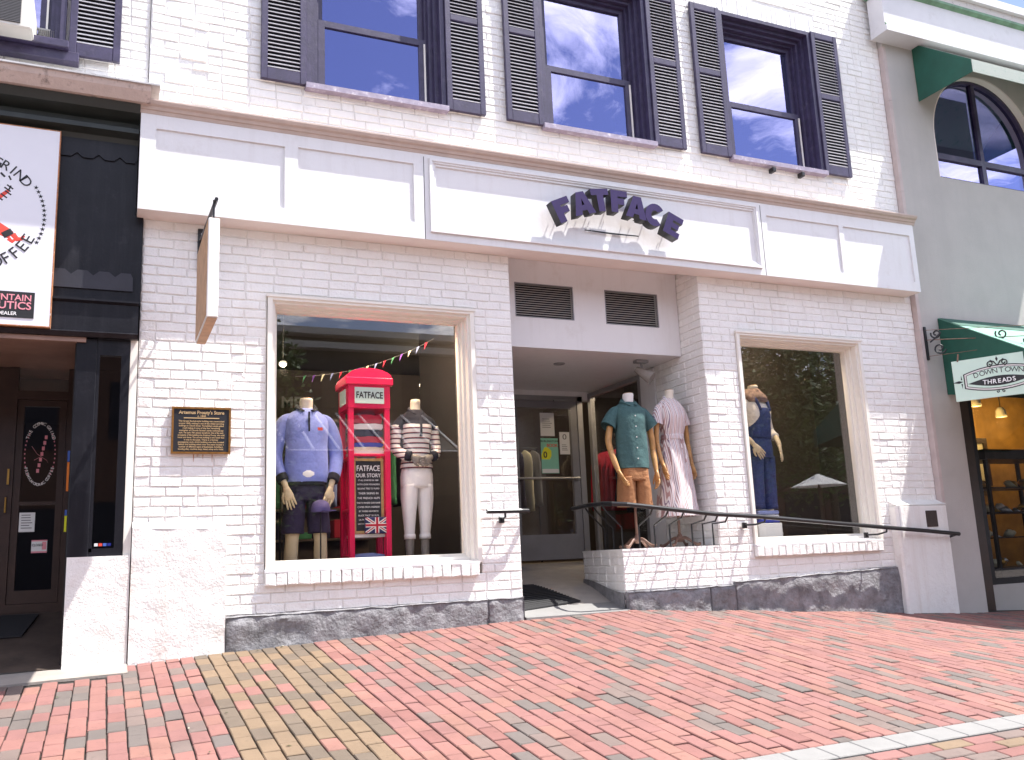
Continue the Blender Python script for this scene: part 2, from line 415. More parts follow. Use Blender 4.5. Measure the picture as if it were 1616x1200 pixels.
def textmesh(name, txt, size, material, parent, loc, xdir=(1,0,0), extrude=.001, align='CENTER', bold=0.0, spacing=1.0, sx=1.0, shear=0.0, valign='CENTER', tilt=0.0):
    """flat lettering standing in the plane of xdir and world Z"""
    cu = bpy.data.curves.new('lettering', 'FONT'); cu.body = txt; cu.size = size; cu.align_x = align; cu.align_y = valign
    cu.extrude = extrude; cu.offset = bold*size; cu.space_character = spacing; cu.shear = shear; cu.resolution_u = 3
    cu.space_line = .95
    ob = bpy.data.objects.new('lettering', cu); COL.objects.link(ob)
    me = bpy.data.meshes.new_from_object(ob)
    bpy.data.objects.remove(ob); bpy.data.curves.remove(cu)
    X = Vector(xdir).normalized(); Z = Vector((0,0,1)); N = X.cross(Z)
    Xr = X*math.cos(tilt) + Z*math.sin(tilt); Zr = -X*math.sin(tilt) + Z*math.cos(tilt)
    T = Matrix.Identity(4)
    for i in range(3): T[i][0] = Xr[i]*sx; T[i][1] = Zr[i]; T[i][2] = N[i]; T[i][3] = loc[i]
    me.transform(WM[parent].inverted() @ T if parent is not None else T)
    me.materials.clear(); me.materials.append(M[material])
    o = bpy.data.objects.new(name, me); COL.objects.link(o)
    if parent is not None: setparent(o, parent)
    else: WM[o] = Matrix.Identity(4)
    return o
def joinobjs(objs, name):
    """merge freshly made one-material meshes into the first"""
    bm = bmesh.new()
    for o in objs: bm.from_mesh(o.data)
    a = objs[0]; bm.to_mesh(a.data); bm.free()
    for o in objs[1:]:
        me = o.data; bpy.data.objects.remove(o); bpy.data.meshes.remove(me)
    a.name = name
    return a
def arctext(name, txt, size, material, parent, c, rx, rz, a0, a1, xdir=(1,0,0), inward=False, bold=0.0, extrude=.001):
    """letters along an ellipse from angle a0 to a1 (degrees)"""
    obs = []; X = Vector(xdir).normalized(); n = len(txt)
    for i, ch in enumerate(txt):
        if ch == ' ': continue
        a = math.radians(a0 + (a1-a0)*(i+.5)/n)
        p = Vector(c) + X*(rx*math.cos(a)) + Vector((0,0,rz*math.sin(a)))
        t = math.atan2(rz*math.cos(a), -rx*math.sin(a))
        obs.append(textmesh('lettering', ch, size, material, parent, p, xdir, extrude, bold=bold, tilt=(t if inward else t+PI)))
    return joinobjs(obs, name)
# ---------------------------------------------------------------- ground and paving
def lerp_table(tab, x):
    if x <= tab[0][0]: return tab[0][1]
    for (a, u), (b, w) in zip(tab, tab[1:]):
        if x <= b:
            t = (x-a)/(b-a); t = t*t*(3-2*t)*.5 + t*.5
            return u + (w-u)*t
    return tab[-1][1]
BASE = [(-3,-.09),(-1,-.05),(.2,-.026),(.83,.005),(2,.045),(3.14,.074),(4.16,.092),(5.15,.03),(6.3,-.05),(7.4,-.13),(8.44,-.19),(11,-.30),(16,-.42)]
def gz(x, y):
    b = lerp_table(BASE, x)
    if y >= 0: return b
    yy = max(y, -7.0)
    w = max(0.0, 1 + yy/4.5); w = w*w*(3-2*w)
    z = .03 + .11*yy + (b-.03)*w
    return z
def inview(p, m=0.0):
    q = Vector(p) - CAMLOC
    d = q.dot(F0)
    if d < .1: return False
    return abs(q.dot(R0)*1437.45/d) < 808+m and abs(q.dot(D0)*1437.45/d) < 600+m
g = MB()
xs = [-200,-60,-20,-8,-4] + [i*.5 for i in range(-6, 25)] + [14,18,25,60,200]
ys = [-200,-60,-30,-16,-10,-8] + [-7+i*.35 for i in range(0, 21)] + [.3,1,3,12,60,200]
vs = [(x, y, gz(max(-4,min(16,x)), min(y,.3)) - .014 - (.5 if y > .35 else 0)) for y in ys for x in xs]
nx = len(xs)
g.add(vs, [(j*nx+i, j*nx+i+1, (j+1)*nx+i+1, (j+1)*nx+i) for j in range(len(ys)-1) for i in range(nx-1)])
tag(g.build('ground', 'joint_sand', smooth=True), kind='structure')

st = MB(); st.add([(-60,-30,-.735),(60,-30,-.735),(60,-6.85,-.735),(-60,-6.85,-.735)], [(0,1,2,3)])
tag(st.build('street', 'street_brick'), kind='structure')
pavement = empty('pavement', (2.0, -1.8, -.2)); pavement['kind'] = 'structure'
pavement['label'] = 'red and grey brick paving sloping up to the storefronts'
PW, PL, PIT, PLT = .0852, .1935, .0925, .203
PK = ['paver_salmon','paver_rose','paver_orange','paver_red','paver_brown','paver_grey','paver_tan','paver_tan_dark']
def paver_kind(x, y):
    r = random.random()
    if (.66 + .03*y) < x < (1.50 + .08*y):
        return 6 if r < .56 else 7 if r < .88 else 2 if r < .95 else 0
    return 0 if r < .34 else 1 if r < .60 else 2 if r < .68 else 3 if r < .76 else 4 if r < .89 else 5
def paver_verts(w, l, h=.05, c=.004, jit=.0016):
    j = lambda: random.uniform(-jit, jit)
    a, b = w/2, l/2
    bot = [(-a,-b,-h),(a,-b,-h),(a,b,-h),(-a,b,-h)]
    mid = [(-a+j(),-b+j(),-c),(a+j(),-b+j(),-c),(a+j(),b+j(),-c),(-a+j(),b+j(),-c)]
    top = [(x+math.copysign(c,-x), y+math.copysign(c,-y), j()*.6) for x, y, _ in mid]
    F = [(8,9,10,11)] + [(i,(i+1)%4,4+(i+1)%4,4+i) for i in range(4)] + [(4+i,4+(i+1)%4,8+(i+1)%4,8+i) for i in range(4)]
    return bot+mid+top, F
pav_mesh = {}
for k in range(len(PK)):
    for v_ in range(3):
        me = bpy.data.meshes.new('paver'); vv, ff = paver_verts(PW, PL); me.from_pydata(vv, [], ff); me.materials.append(M[PK[k]]); pav_mesh[k, v_] = me
cells = []
for ci in range(-29, 126):
    x = .012 + ci*PIT
    off = (ci % 2)*.5*PLT + random.uniform(-.012, .012)
    y1 = -.045
    y = y1 - off
    rows = [(y, y1)] if off > .05 else []
    while y > -3.47:
        y0 = max(y-PLT, -3.47); rows.append((y0, y)); y = y0
    for (y0, y2) in rows:
        l = y2-y0-.0065
        if l < .03: continue
        cy = (y0+y2)/2
        if -.9 < x < .19 and cy > -.36: continue          # concrete threshold of the cafe
        cells.append((x+random.uniform(-.0015,.0015), cy, l))
def paver_rot(x, y):
    sy = (gz(x, y+.1)-gz(x, y-.1))/.2; sx = (gz(x+.1, y)-gz(x-.1, y))/.2
    return (math.atan(sy)+random.gauss(0,.003), -math.atan(sx)+random.gauss(0,.0045), random.gauss(0,.006))
order = sorted([i for i, (x,y,l) in enumerate(cells) if abs(l-(PLT-.0065)) < .002 and inview((x,y,gz(x,y)), -6)], key=lambda i: (Vector((cells[i][0],cells[i][1],gz(cells[i][0],cells[i][1])))-CAMLOC).length)
solo = set(order[:300])
field = MB()
def put_paver(mbf, x, y, l, k, w=PW):
    vv, ff = paver_verts(w, l)
    R = Euler(paver_rot(x, y)).to_matrix(); o = Vector((x, y, gz(x,y)+random.gauss(0,.0015)))
    mbf.add([o + R@Vector(v) for v in vv], ff, k)
for i, (x, y, l) in enumerate(cells):
    k = paver_kind(x, y)
    if i in solo:
        o = bpy.data.objects.new('paver', pav_mesh[k, random.randrange(3)]); COL.objects.link(o); o.parent = pavement
        o.location = Vector((x, y, gz(x,y)+random.gauss(0,.0015))) - pavement.location
        o.rotation_euler = paver_rot(x, y)
    else: put_paver(field, x, y, l, k)
# paving on the street side of the pale border: courses turned the other way
for r in range(0, 30):
    yy = -3.69 - r*PIT
    x = -1.5 - (r%2)*.1
    while x < 9:
        if x > 6 and r > 12: break
        k = random.choice([0,1,3,4,4,5,6]); vv, ff = paver_verts(PL, PW)
        R = Euler(paver_rot(x, yy)).to_matrix(); o = Vector((x+.1, yy, gz(x,yy)))
        field.add([o + R@Vector(v) for v in vv], ff, k); x += PLT
fo = field.build('paver_field', PK, pavement); fo['kind'] = 'stuff'
# pale border row
border = empty('paving_border', (3.5, -3.55, -.36)); border['kind'] = 'structure'
border['label'] = 'row of pale concrete pavers edging the brick paving'
bme = []
for v_ in range(3):
    me = bpy.data.meshes.new('border_paver'); vv, ff = paver_verts(.1985, .155, jit=.001); me.from_pydata(vv, [], ff); me.materials.append(M['concrete_light']); bme.append(me)
for i in range(-8, 34):
    x = .1 + i*.203
    o = bpy.data.objects.new('border_paver', bme[i%3]); COL.objects.link(o); o.parent = border
    o.location = Vector((x, -3.555, gz(x,-3.555)+.002)) - border.location; o.rotation_euler = paver_rot(x, -3.555)

# ---------------------------------------------------------------- brick walls
def P3(O, U, N, u, z, d): return (O[0]+U[0]*u+N[0]*d, O[1]+U[1]*u+N[1]*d, O[2]+z)
def brick_geo(u0, u1, z0, z1, jit, depth=.0075):
    j = lambda s=1.0: random.uniform(-jit, jit)*s
    c = .0045
    back = [(u0,z0,-.004),(u1,z0,-.004),(u1,z1,-.004),(u0,z1,-.004)]
    mid = [(u0+j(),z0+j(),depth-.006),(u1+j(),z0+j(),depth-.006),(u1+j(),z1+j(),depth-.006),(u0+j(),z1+j(),depth-.006)]
    cu, cz = (u0+u1)/2, (z0+z1)/2
    d = depth + random.gauss(0, jit*.55)
    front = [(u+math.copysign(c+abs(j(.8)),cu-u), z+math.copysign(c+abs(j(.8)),cz-z), d+j(.6)) for u, z, _ in mid]
    F = [(8,9,10,11)] + [(i,(i+1)%4,4+(i+1)%4,4+i) for i in range(4)] + [(4+i,4+(i+1)%4,8+(i+1)%4,8+i) for i in range(4)]
    return back+mid+front, F
CH = .0716; BL = .215; HB = .107; JT = .007
def courses(u0, u1, z0, z1, holes, zref=.245, seed=0):
    """brick rectangles filling u0..u1 x z0..z1 around holes"""
    rnd = random.Random(seed); out = []
    i0 = int(math.floor((z0-zref)/CH)); i1 = int(math.ceil((z1-zref)/CH))
    for i in range(i0, i1):
        a = max(zref+i*CH, z0); b = min(zref+(i+1)*CH, z1)
        if b-a < .03: continue
        segs = [(u0, u1)]
        for (h0, h1, hz0, hz1) in holes:
            if min(b, hz1)-max(a, hz0) > .35*(b-a):
                ns = []
                for s0, s1 in segs:
                    if h1 <= s0 or h0 >= s1: ns.append((s0, s1)); continue
                    if h0 > s0: ns.append((s0, h0))
                    if h1 < s1: ns.append((h1, s1))
                segs = ns
        for s0, s1 in segs:
            u = s0; first = True
            while u < s1-.015:
                L = BL if rnd.random() < .84 else HB
                if first and i % 2: L = HB
                L += rnd.uniform(-.006, .006); first = False
                e = min(u+L, s1)
                if s1-e < .05: e = s1
                out.append((u+JT*.4, e-JT*.4, a+JT*.5, b-JT*.5)); u = e
    return out
STORE = empty('brick_store', (4.1, 0, 0), label='white painted brick clothing store with panelled fascia and dark shuttered windows', cat='building')
X0, X1 = .19, 8.0
LW = (1.10, 2.83, .44, 2.665); RW = (5.575, 7.185, .48, 2.655); REC = (3.18, 5.19, -.5, 3.34)
UW = [(1.40, 2.63), (3.585, 4.79), (5.715, 6.945)]; UZ0, UZ1 = 4.455, 6.15
HOLES = [LW, RW, REC] + [(a, b, UZ0, UZ1) for a, b in UW]
TOPZ = 7.4
def wall_grid(mb, x0, x1, z0, z1, holes, y0, y1, mi=0):
    xs = sorted({x0, x1} | {h[i] for h in holes for i in (0,1) if x0 < h[i] < x1}); zs = sorted({z0, z1} | {h[i] for h in holes for i in (2,3) if z0 < h[i] < z1})
    def solid(i, k):
        if i < 0 or k < 0 or i >= len(xs)-1 or k >= len(zs)-1: return False
        cx = (xs[i]+xs[i+1])/2; cz = (zs[k]+zs[k+1])/2
        return not any(h[0] < cx < h[1] and h[2] < cz < h[3] for h in holes)
    for i in range(len(xs)-1):
        for k in range(len(zs)-1):
            if not solid(i, k): continue
            a, b, c, d = xs[i], xs[i+1], zs[k], zs[k+1]
            mb.add([(a,y0,c),(b,y0,c),(b,y0,d),(a,y0,d)], [(0,1,2,3)], mi); mb.add([(a,y1,c),(b,y1,c),(b,y1,d),(a,y1,d)], [(3,2,1,0)], mi)
            for (di, dk, q) in ((-1,0,[(a,y0,c),(a,y1,c),(a,y1,d),(a,y0,d)]), (1,0,[(b,y0,c),(b,y1,c),(b,y1,d),(b,y0,d)]), (0,-1,[(a,y0,c),(b,y0,c),(b,y1,c),(a,y1,c)]), (0,1,[(a,y0,d),(b,y0,d),(b,y1,d),(a,y1,d)])):
                if not solid(i+di, k+dk): mb.add(q, [(0,1,2,3)], mi)
mb = MB(); wall_grid(mb, X0, X1, -.4, TOPZ, HOLES, .010, .30)
WALL = mb.build('wall', 'white_mortar', STORE)
O, U, N = (0, .010, 0), (1,0,0), (0,-1,0)
rects = courses(X0, X1, .245, 3.24, HOLES + [(X0, .82, 0, .885)], seed=1)
arch = [(a-.11, b+.11, UZ1, UZ1+.215) for a, b in UW]
rects += courses(X0, X1, 3.96, TOPZ, HOLES + arch, seed=2)
cand = []
for i, (a, b, c, d) in enumerate(rects):
    full = abs((b-a)-(BL-.8*JT)) < .008 and abs((d-c)-(CH-JT)) < .002
    p = ((a+b)/2, 0, (c+d)/2)
    if full and inview(p, -20) and not (2.24 < p[0] < 2.0): cand.append((math.dist(p, CAMLOC)+ (1.2 if p[0] < .83 else 0), i))
cand.sort()
solo = {i for _, i in cand[:300]}
bmesh_var = []
for v_ in range(6):
    me = bpy.data.meshes.new('brick'); L = BL-.8*JT; h = CH-JT
    vv, ff = brick_geo(-L/2, L/2, -h/2, h/2, .0032); me.from_pydata([P3((0,0,0),U,N,*q) for q in vv], [], ff); me.materials.append(M['white_brick']); bmesh_var.append(me)
rest = MB()
for i, (a, b, c, d) in enumerate(rects):
    if i in solo:
        o = bpy.data.objects.new('brick', random.choice(bmesh_var)); COL.objects.link(o); o.parent = WALL
        o.location = Vector(((a+b)/2, .010, (c+d)/2)) - STORE.location; o.scale = ((b-a)/(BL-.8*JT), 1, 1)
        o.rotation_euler = (random.gauss(0,.012), random.gauss(0,.004), random.gauss(0,.006))
    else:
        rough = a < .8 or (c > 4 and a < 1.05)
        vv, ff = brick_geo(a, b, c, d, .0052 if rough else .0032); rest.add([P3(O,U,N,*q) for q in vv], ff)
for a, b in UW:                                                     # soldier courses over the upper windows
    n = 22; w = (b-a+.22)/n
    for i in range(n):
        vv, ff = brick_geo(a-.11+i*w+.004, a-.11+(i+1)*w-.004, UZ1+.004, UZ1+.21, .003); rest.add([P3(O,U,N,*q) for q in vv], ff)
# brick jamb of the entrance (faces left) and the planter box
JX = 5.19
for (a, b, c, d) in courses(0.0, .86, .30, 3.28, [], seed=5):
    vv, ff = brick_geo(a, b, c, d, .003); rest.add([P3((JX,0,0),(0,1,0),(-1,0,0),*q) for q in vv], ff)
ro = rest.build('brick_field', 'white_brick', WALL); ro['kind'] = 'stuff'

# planter
PLX, PTOP = 4.154, .60; PB = Vector((4.31, 1.02, 0))
planter = MB()
planter.slab([(PLX+.01,.012),(JX+.1,.012),(JX+.1,1.02),(PB.x+.01,1.02)], -.3, PTOP-.012)
PLANT = planter.build('planter', 'white_mortar', STORE)
pf = [(a,b,c,d) for (a,b,c,d) in courses(PLX, JX, .245, PTOP, [], seed=8)]
pb = MB()
for (a, b, c, d) in pf:
    vv, ff = brick_geo(a, b, c, d, .003); pb.add([P3((0,.012,0),U,N,*q) for q in vv], ff)
dl = Vector((PB.x-PLX, PB.y, 0)); ll = dl.length; dl.normalize(); nl = Vector((-dl.y, dl.x, 0))
for (a, b, c, d) in courses(0.0, ll, .12, PTOP, [], seed=9):
    vv, ff = brick_geo(a, b, c, d, .003); pb.add([P3((PLX+.01,.012,0),dl,nl,*q) for q in vv], ff)
pbo = pb.build('brick_course', 'white_brick', PLANT); pbo['kind'] = 'stuff'
cp = MB(); cp.slab([(PLX-.004,.004),(JX-.012,.004),(JX-.012,1.03),(PB.x-.004,1.03)], PTOP-.012, PTOP+.004)
cp.build('planter_cap', 'white_brick', PLANT)

# rough grey stone base
def rough_face(mb, pts, nu, nv, amp, seed=0, edge=True, freq=5.0, mi=0):
    """bumpy sheet over the quad pts (bl, br, tr, tl); bulges along its normal"""
    a, b, c, d = [Vector(p) for p in pts]; n = (b-a).cross(d-a).normalized()
    V = []
    for j in range(nv+1):
        for i in range(nu+1):
            s, t = i/nu, j/nv
            p = a*(1-s)*(1-t)+b*s*(1-t)+c*s*t+d*(1-s)*t
            h = amp*(noise.fractal(p*freq+Vector((seed,0,0)), .9, 2.1, 4))
            if edge and (i in (0,nu) or j in (0,nv)): h = -amp*.5
            V.append(p + n*h)
    mb.add(V, [(j*(nu+1)+i, j*(nu+1)+i+1, (j+1)*(nu+1)+i+1, (j+1)*(nu+1)+i) for j in range(nv) for i in range(nu)], mi)
def base_block(x0, x1, zt0, zt1, seed):
    m = MB()
    zb0, zb1 = gz(x0,0)-.08, gz(x1,0)-.08
    n = max(6, int((x1-x0)/.03))
    rough_face(m, [(x0,-.035,zb0),(x1,-.035,zb1),(x1,-.035,zt1),(x0,-.035,zt0)], n, 10, .022, seed, True, 6)
    rough_face(m, [(x0,-.035,zt0),(x1,-.035,zt1),(x1,.02,zt1+.012),(x0,.02,zt0+.012)], n, 3, .008, seed+3, False, 9)
    m.add([(x0,-.035,zb0),(x0,.03,zb0),(x0,.03,zt0),(x0,-.035,zt0)], [(0,1,2,3)]); m.add([(x1,-.035,zb1),(x1,.03,zb1),(x1,.03,zt1),(x1,-.035,zt1)], [(0,1,2,3)])
    return m.build('base_stone', 'grey_stone', STORE, angle=50)
base_block(.83, 2.86, .235, .247, 0.0); base_block(2.862, 3.172, .246, .25, 6.2)
for k, (a, b, t0, t1) in enumerate(((4.16,5.02,.233,.235),(5.024,5.30,.236,.24),(5.304,7.36,.265,.315))): base_block(a, b, t0, t1, 20+k*2.7)
# left plaster pilaster foot, right plaster block
pm = MB(); rough_face(pm, [(.19,-.04,-.1),(.825,-.04,-.06),(.82,-.04,.865),(.19,-.04,.885)], 40, 50, .006, 3, False, 6)
rough_face(pm, [(.19,-.04,.885),(.82,-.04,.865),(.82,.02,.925),(.19,.02,.945)], 40, 5, .004, 9, False, 7)
pm.add([(.19,-.04,-.1),(.19,.05,-.1),(.19,.05,.945),(.19,-.04,.885)], [(0,1,2,3)]); pm.add([(.825,-.04,-.1),(.825,.05,-.1),(.82,.05,.925),(.82,-.04,.865)], [(0,1,2,3)])
pm.build('pilaster_foot', 'white_plaster', STORE, angle=40)
bm_ = MB(); bm_.cbox(7.31, 8.02, -.10, .02, -.4, .93, .02)
bm_.prismx([(-.10,.925),(.02,.925),(.02,.985)], 7.315, 8.015)
blk = bm_.build('plaster_block', 'white_plaster', STORE)
pl_ = MB(); pl_.cbox(7.70, 7.85, -.112, -.095, .70, .865, .004); pl_.build('cover_plate', 'dark_red_brown', blk)

# ---------------------------------------------------------------- fascia, cornice, lintel
FY = -.20
fz0, fz1 = 3.185, 3.985
PAN = [(.25,1.195,3.315,3.83), (1.30,2.255,3.325,3.84), (2.45,5.775,3.315,3.845), (5.935,6.875,3.305,3.818), (6.935,7.875,3.29,3.816)]
fm = MB(); wall_grid(fm, .14, 7.94, fz0, fz1, PAN, FY, FY+.02)
FAS = fm.build('fascia', 'white_trim', STORE)
fb = MB(); fb.box(.141, 7.939, FY+.02, .0, fz0+.012, fz1+.01); fb.build('fascia_core', 'white_trim', FAS)
sf = MB(); sf.box(.142, 7.938, FY+.004, 0.012, fz0-.002, fz0+.012); sf.build('soffit', 'soffit_paint', FAS)
for i, (a, b, c, d) in enumerate(PAN):
    p_ = MB(); p_.box(a-.002, b+.002, FY+.016, FY+.0205, c-.002, d+.002); p_.build('panel', 'white_trim', FAS)
def ringbox(mb, x0, x1, z0, z1, w, y0, y1, mi=0, wb=None):
    wb = w if wb is None else wb
    mb.box(x0, x1, y0, y1, z1-w, z1, mi)
    if wb > 0: mb.box(x0, x1, y0, y1, z0, z0+wb, mi)
    mb.box(x0, x0+w, y0, y1, z0+wb, z1-w, mi); mb.box(x1-w, x1, y0, y1, z0+wb, z1-w, mi)
mo = MB(); ringbox(mo, 2.39, 5.82, 3.25, 3.905, .024, FY-.022, FY-.001); ringbox(mo, 2.414, 5.796, 3.274, 3.881, .016, FY-.012, FY-.001); mo.build('panel_moulding', 'white_trim', FAS)
for sx in (2.345, 5.865):
    sm = MB(); sm.box(sx-.0025, sx+.0025, FY-.0015, FY+.001, fz0+.002, fz1-.07); sm.build('panel_joint', 'ink', FAS)
co = MB()
prof = [(0.0,3.94),(FY-.004,3.94),(FY-.012,3.965),(FY-.022,3.968),(FY-.03,3.99),(FY-.05,4.0),(FY-.062,4.022),(FY-.062,4.034),(0.0,4.06)]
co.prismx(prof, .115, 7.965); co.build('cornice', 'cornice_paint', STORE)
lt = MB(); LY = .36
wall_grid(lt, 3.10, JX-.012, 2.46, 3.36, [(3.39,4.00,2.745,3.075),(4.345,4.945,2.735,3.075)], LY, LY+.06)
LIN = lt.build('lintel_panel', 'white_trim', STORE)
ls = MB(); ls.box(3.10, JX-.006, 0.0, LY-.002, 3.30, 3.33); ls.build('recess_soffit', 'soffit_paint', STORE)
for (a, b, c, d) in ((3.39,4.00,2.745,3.075),(4.345,4.945,2.735,3.075)):
    v = MB(); v.box(a, b, LY+.055, LY+.06, c, d); v.build('vent_back', 'ink', LIN)
    fr_ = MB(); ringbox(fr_, a, b, c, d, .008, LY-.004, LY+.02); fr_.build('vent_frame', 'grey_metal', LIN)
    s_ = MB(); n = 15
    for i in range(n):
        z = c + (d-c)*(i+.5)/n
        s_.add([(a+.008,LY+.004,z-.006),(b-.008,LY+.004,z-.006),(b-.008,LY+.034,z+.008),(a+.008,LY+.034,z+.008),(a+.008,LY+.004,z-.008),(b-.008,LY+.004,z-.008),(b-.008,LY+.034,z+.006),(a+.008,LY+.034,z+.006)], [(0,1,2,3),(7,6,5,4),(0,4,5,1)])
    s_.build('vent_slats', 'vent_grey', LIN)

# ---------------------------------------------------------------- shop windows
def shop_window(x0, x1, z0, z1, sillz, gname):
    w = empty('shop_window', ((x0+x1)/2, 0, z0)); w.parent = STORE; w.location = Vector(((x0+x1)/2,0,z0))-STORE.location
    f = MB()
    ringbox(f, x0, x1, sillz, z1, .036, -.018, .012, wb=0)
    f.box(x0-.012, x1+.012, -.030, .0, z1-.014, z1+.006)
    ringbox(f, x0+.002, x1-.002, sillz, z1-.002, .056, .012, .085, wb=0)
    ringbox(f, x0+.004, x1-.004, sillz, z1-.004, .074, .085, .135, wb=.05)
    ringbox(f, x0+.006, x1-.006, sillz, z1-.006, .088, .135, .20, wb=.075)
    f.build('window_frame', 'frame_cream', w)
    s = MB(); s.prismx([(-.045,sillz-.012),(-.045,sillz+.006),(.14,sillz+.03),(.14,sillz-.012)], x0-.008, x1-.03); s.build('window_sill', 'white_trim', w)
    p = MB(); p.box(x0+.09, x1-.09, .165, .171, sillz+.07, z1-.09); p.build('pane', gname, w)
    n = int(round((x1-x0)/.083)); wd = (x1-x0-.03)/n
    me = None
    for i in range(n):
        vv, ff = brick_geo(-wd/2+.0022, wd/2-.0022, -.046, .046, .004, depth=.05)
        q = MB(); q.add([P3((0,0,0),U,N,*k) for k in vv], ff)
        b = q.build('sill_brick', 'white_brick', w, local=True)
        b.location = (x0-.006+wd*(i+.5)-(x0+x1)/2, .004, sillz-.058-z0)
    return w
LWIN = shop_window(1.105, 2.825, .54, 2.66, .548, 'glass_shop')
RWIN = shop_window(5.578, 7.18, .58, 2.65, .588, 'glass_shop_bright')

# ---------------------------------------------------------------- upper windows
def shutter(x0, x1, z0, z1, parent):
    s = empty('shutter', ((x0+x1)/2, -.02, z0)); s.parent = parent; s.location = Vector(((x0+x1)/2,-.02,z0)) - WM[parent].translation
    f = MB(); y0, y1 = -.052, -.012; st = .052; zm = z0+(z1-z0)*.545
    f.cbox(x0, x0+st, y0, y1, z0, z1, .004); f.cbox(x1-st, x1, y0, y1, z0, z1, .004)
    for a, b in ((z0, z0+.105), (zm-.03, zm+.03), (z1-.07, z1)): f.cbox(x0+st-.001, x1-st+.001, y0+.003, y1-.003, a, b, .004)
    f.build('shutter_frame', 'dark_purple', s)
    l = MB()
    for a, b in ((z0+.105, zm-.03), (zm+.03, z1-.07)):
        n = max(2, int((b-a)/.034))
        for i in range(n):
            z = a + (b-a)*(i+.5)/n
            l.add([(x0+st,-.050,z-.010),(x1-st,-.050,z-.010),(x1-st,-.020,z+.014),(x0+st,-.020,z+.014),(x0+st,-.048,z-.016),(x1-st,-.048,z-.016),(x1-st,-.018,z+.008),(x0+st,-.018,z+.008)], [(0,1,2,3),(7,6,5,4),(0,4,5,1),(2,6,7,3)])
    l.build('louvers', 'louver_highlight', s)
    bk = MB(); bk.box(x0+st-.002, x1-st+.002, -.012, -.008, z0+.09, z1-.06); bk.build('shutter_back', 'room_black', s)
    return s
def upper_window(x0, x1, z0, z1, parent, gl='glass_upper'):
    w = empty('sash_window', ((x0+x1)/2, 0, z0)); w.parent = parent; w.location = Vector(((x0+x1)/2,0,z0)) - WM[parent].translation
    f = MB()
    ringbox(f, x0, x1, z0, z1, .040, -.03, .04, wb=0)
    ringbox(f, x0+.003, x1-.003, z0, z1-.003, .075, .04, .085, wb=0)
    ringbox(f, x0+.006, x1-.006, z0, z1-.006, .105, .085, .13, wb=0)
    ringbox(f, x0+.008, x1-.008, z0, z1-.008, .125, .13, .20, wb=0)
    f.build('window_casing', 'dark_purple', w)
    s = MB(); s.prismx([(-.075,z0-.055),(-.075,z0-.008),(.14,z0+.035),(.14,z0-.055)], x0-.01, x1+.01); s.build('window_sill', 'sill_paint', w)
    zm = z0 + (z1-z0)*.41
    lo = MB(); a, b = x0+.13, x1-.13
    ringbox(lo, a, b, z0+.03, zm+.035, .058, .128, .165, wb=.065); lo.build('sash', 'dark_purple', w)
    up = MB(); ringbox(up, a, b, zm-.012, z1-.13, .045, .17, .205); up.build('sash', 'dark_purple', w)
    p = MB(); p.box(a+.04, b-.04, .146, .150, z0+.08, zm-.01); p.build('pane', gl, w)
    p = MB(); p.box(a+.04, b-.04, .188, .192, zm+.03, z1-.17); p.build('pane', gl, w)
    tr = MB(); tr.box(b-.016, b-.002, .117, .1275, z0+.04, zm-.01); tr.build('sash_track', 'frame_cream', w)
    return w
for i, (a, b) in enumerate(UW):
    upper_window(a, b, UZ0+.045, UZ1, STORE)
    shutter(a-.372, a-.004, 4.475, 6.155, STORE); shutter(b+.004, b+.372, 4.475, 6.155, STORE)
fl = MB()
for x in (6.20, 6.58): fl.cbox(x-.02, x+.02, -.10, -.02, 4.37, 4.42, .006)
fl.build('sill_clip', 'black_metal', STORE)
for (a, b) in UW:
    r = MB(); r.box(a-.15, b+.15, .9, .95, 4.2, 6.5); r.build('dark_room', 'room_black', STORE)

# ---------------------------------------------------------------- shell and rooms
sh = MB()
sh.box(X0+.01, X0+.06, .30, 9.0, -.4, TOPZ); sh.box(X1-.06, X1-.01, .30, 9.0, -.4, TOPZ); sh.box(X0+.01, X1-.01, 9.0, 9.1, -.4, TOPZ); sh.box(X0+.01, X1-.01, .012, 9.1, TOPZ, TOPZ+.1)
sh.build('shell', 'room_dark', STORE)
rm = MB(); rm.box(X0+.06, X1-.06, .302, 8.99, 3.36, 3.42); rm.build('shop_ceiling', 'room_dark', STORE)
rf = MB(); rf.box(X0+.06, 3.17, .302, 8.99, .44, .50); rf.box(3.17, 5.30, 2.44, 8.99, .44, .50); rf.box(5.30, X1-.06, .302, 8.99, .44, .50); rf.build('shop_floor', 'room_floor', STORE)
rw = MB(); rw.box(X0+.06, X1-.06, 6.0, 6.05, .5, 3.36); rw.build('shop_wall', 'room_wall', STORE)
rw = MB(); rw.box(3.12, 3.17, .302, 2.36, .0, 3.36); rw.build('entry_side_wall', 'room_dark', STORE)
rk = MB(); rk.box(5.80, 7.9, 1.55, 1.60, .5, 3.36); rk.build('display_back', 'room_wall', STORE)
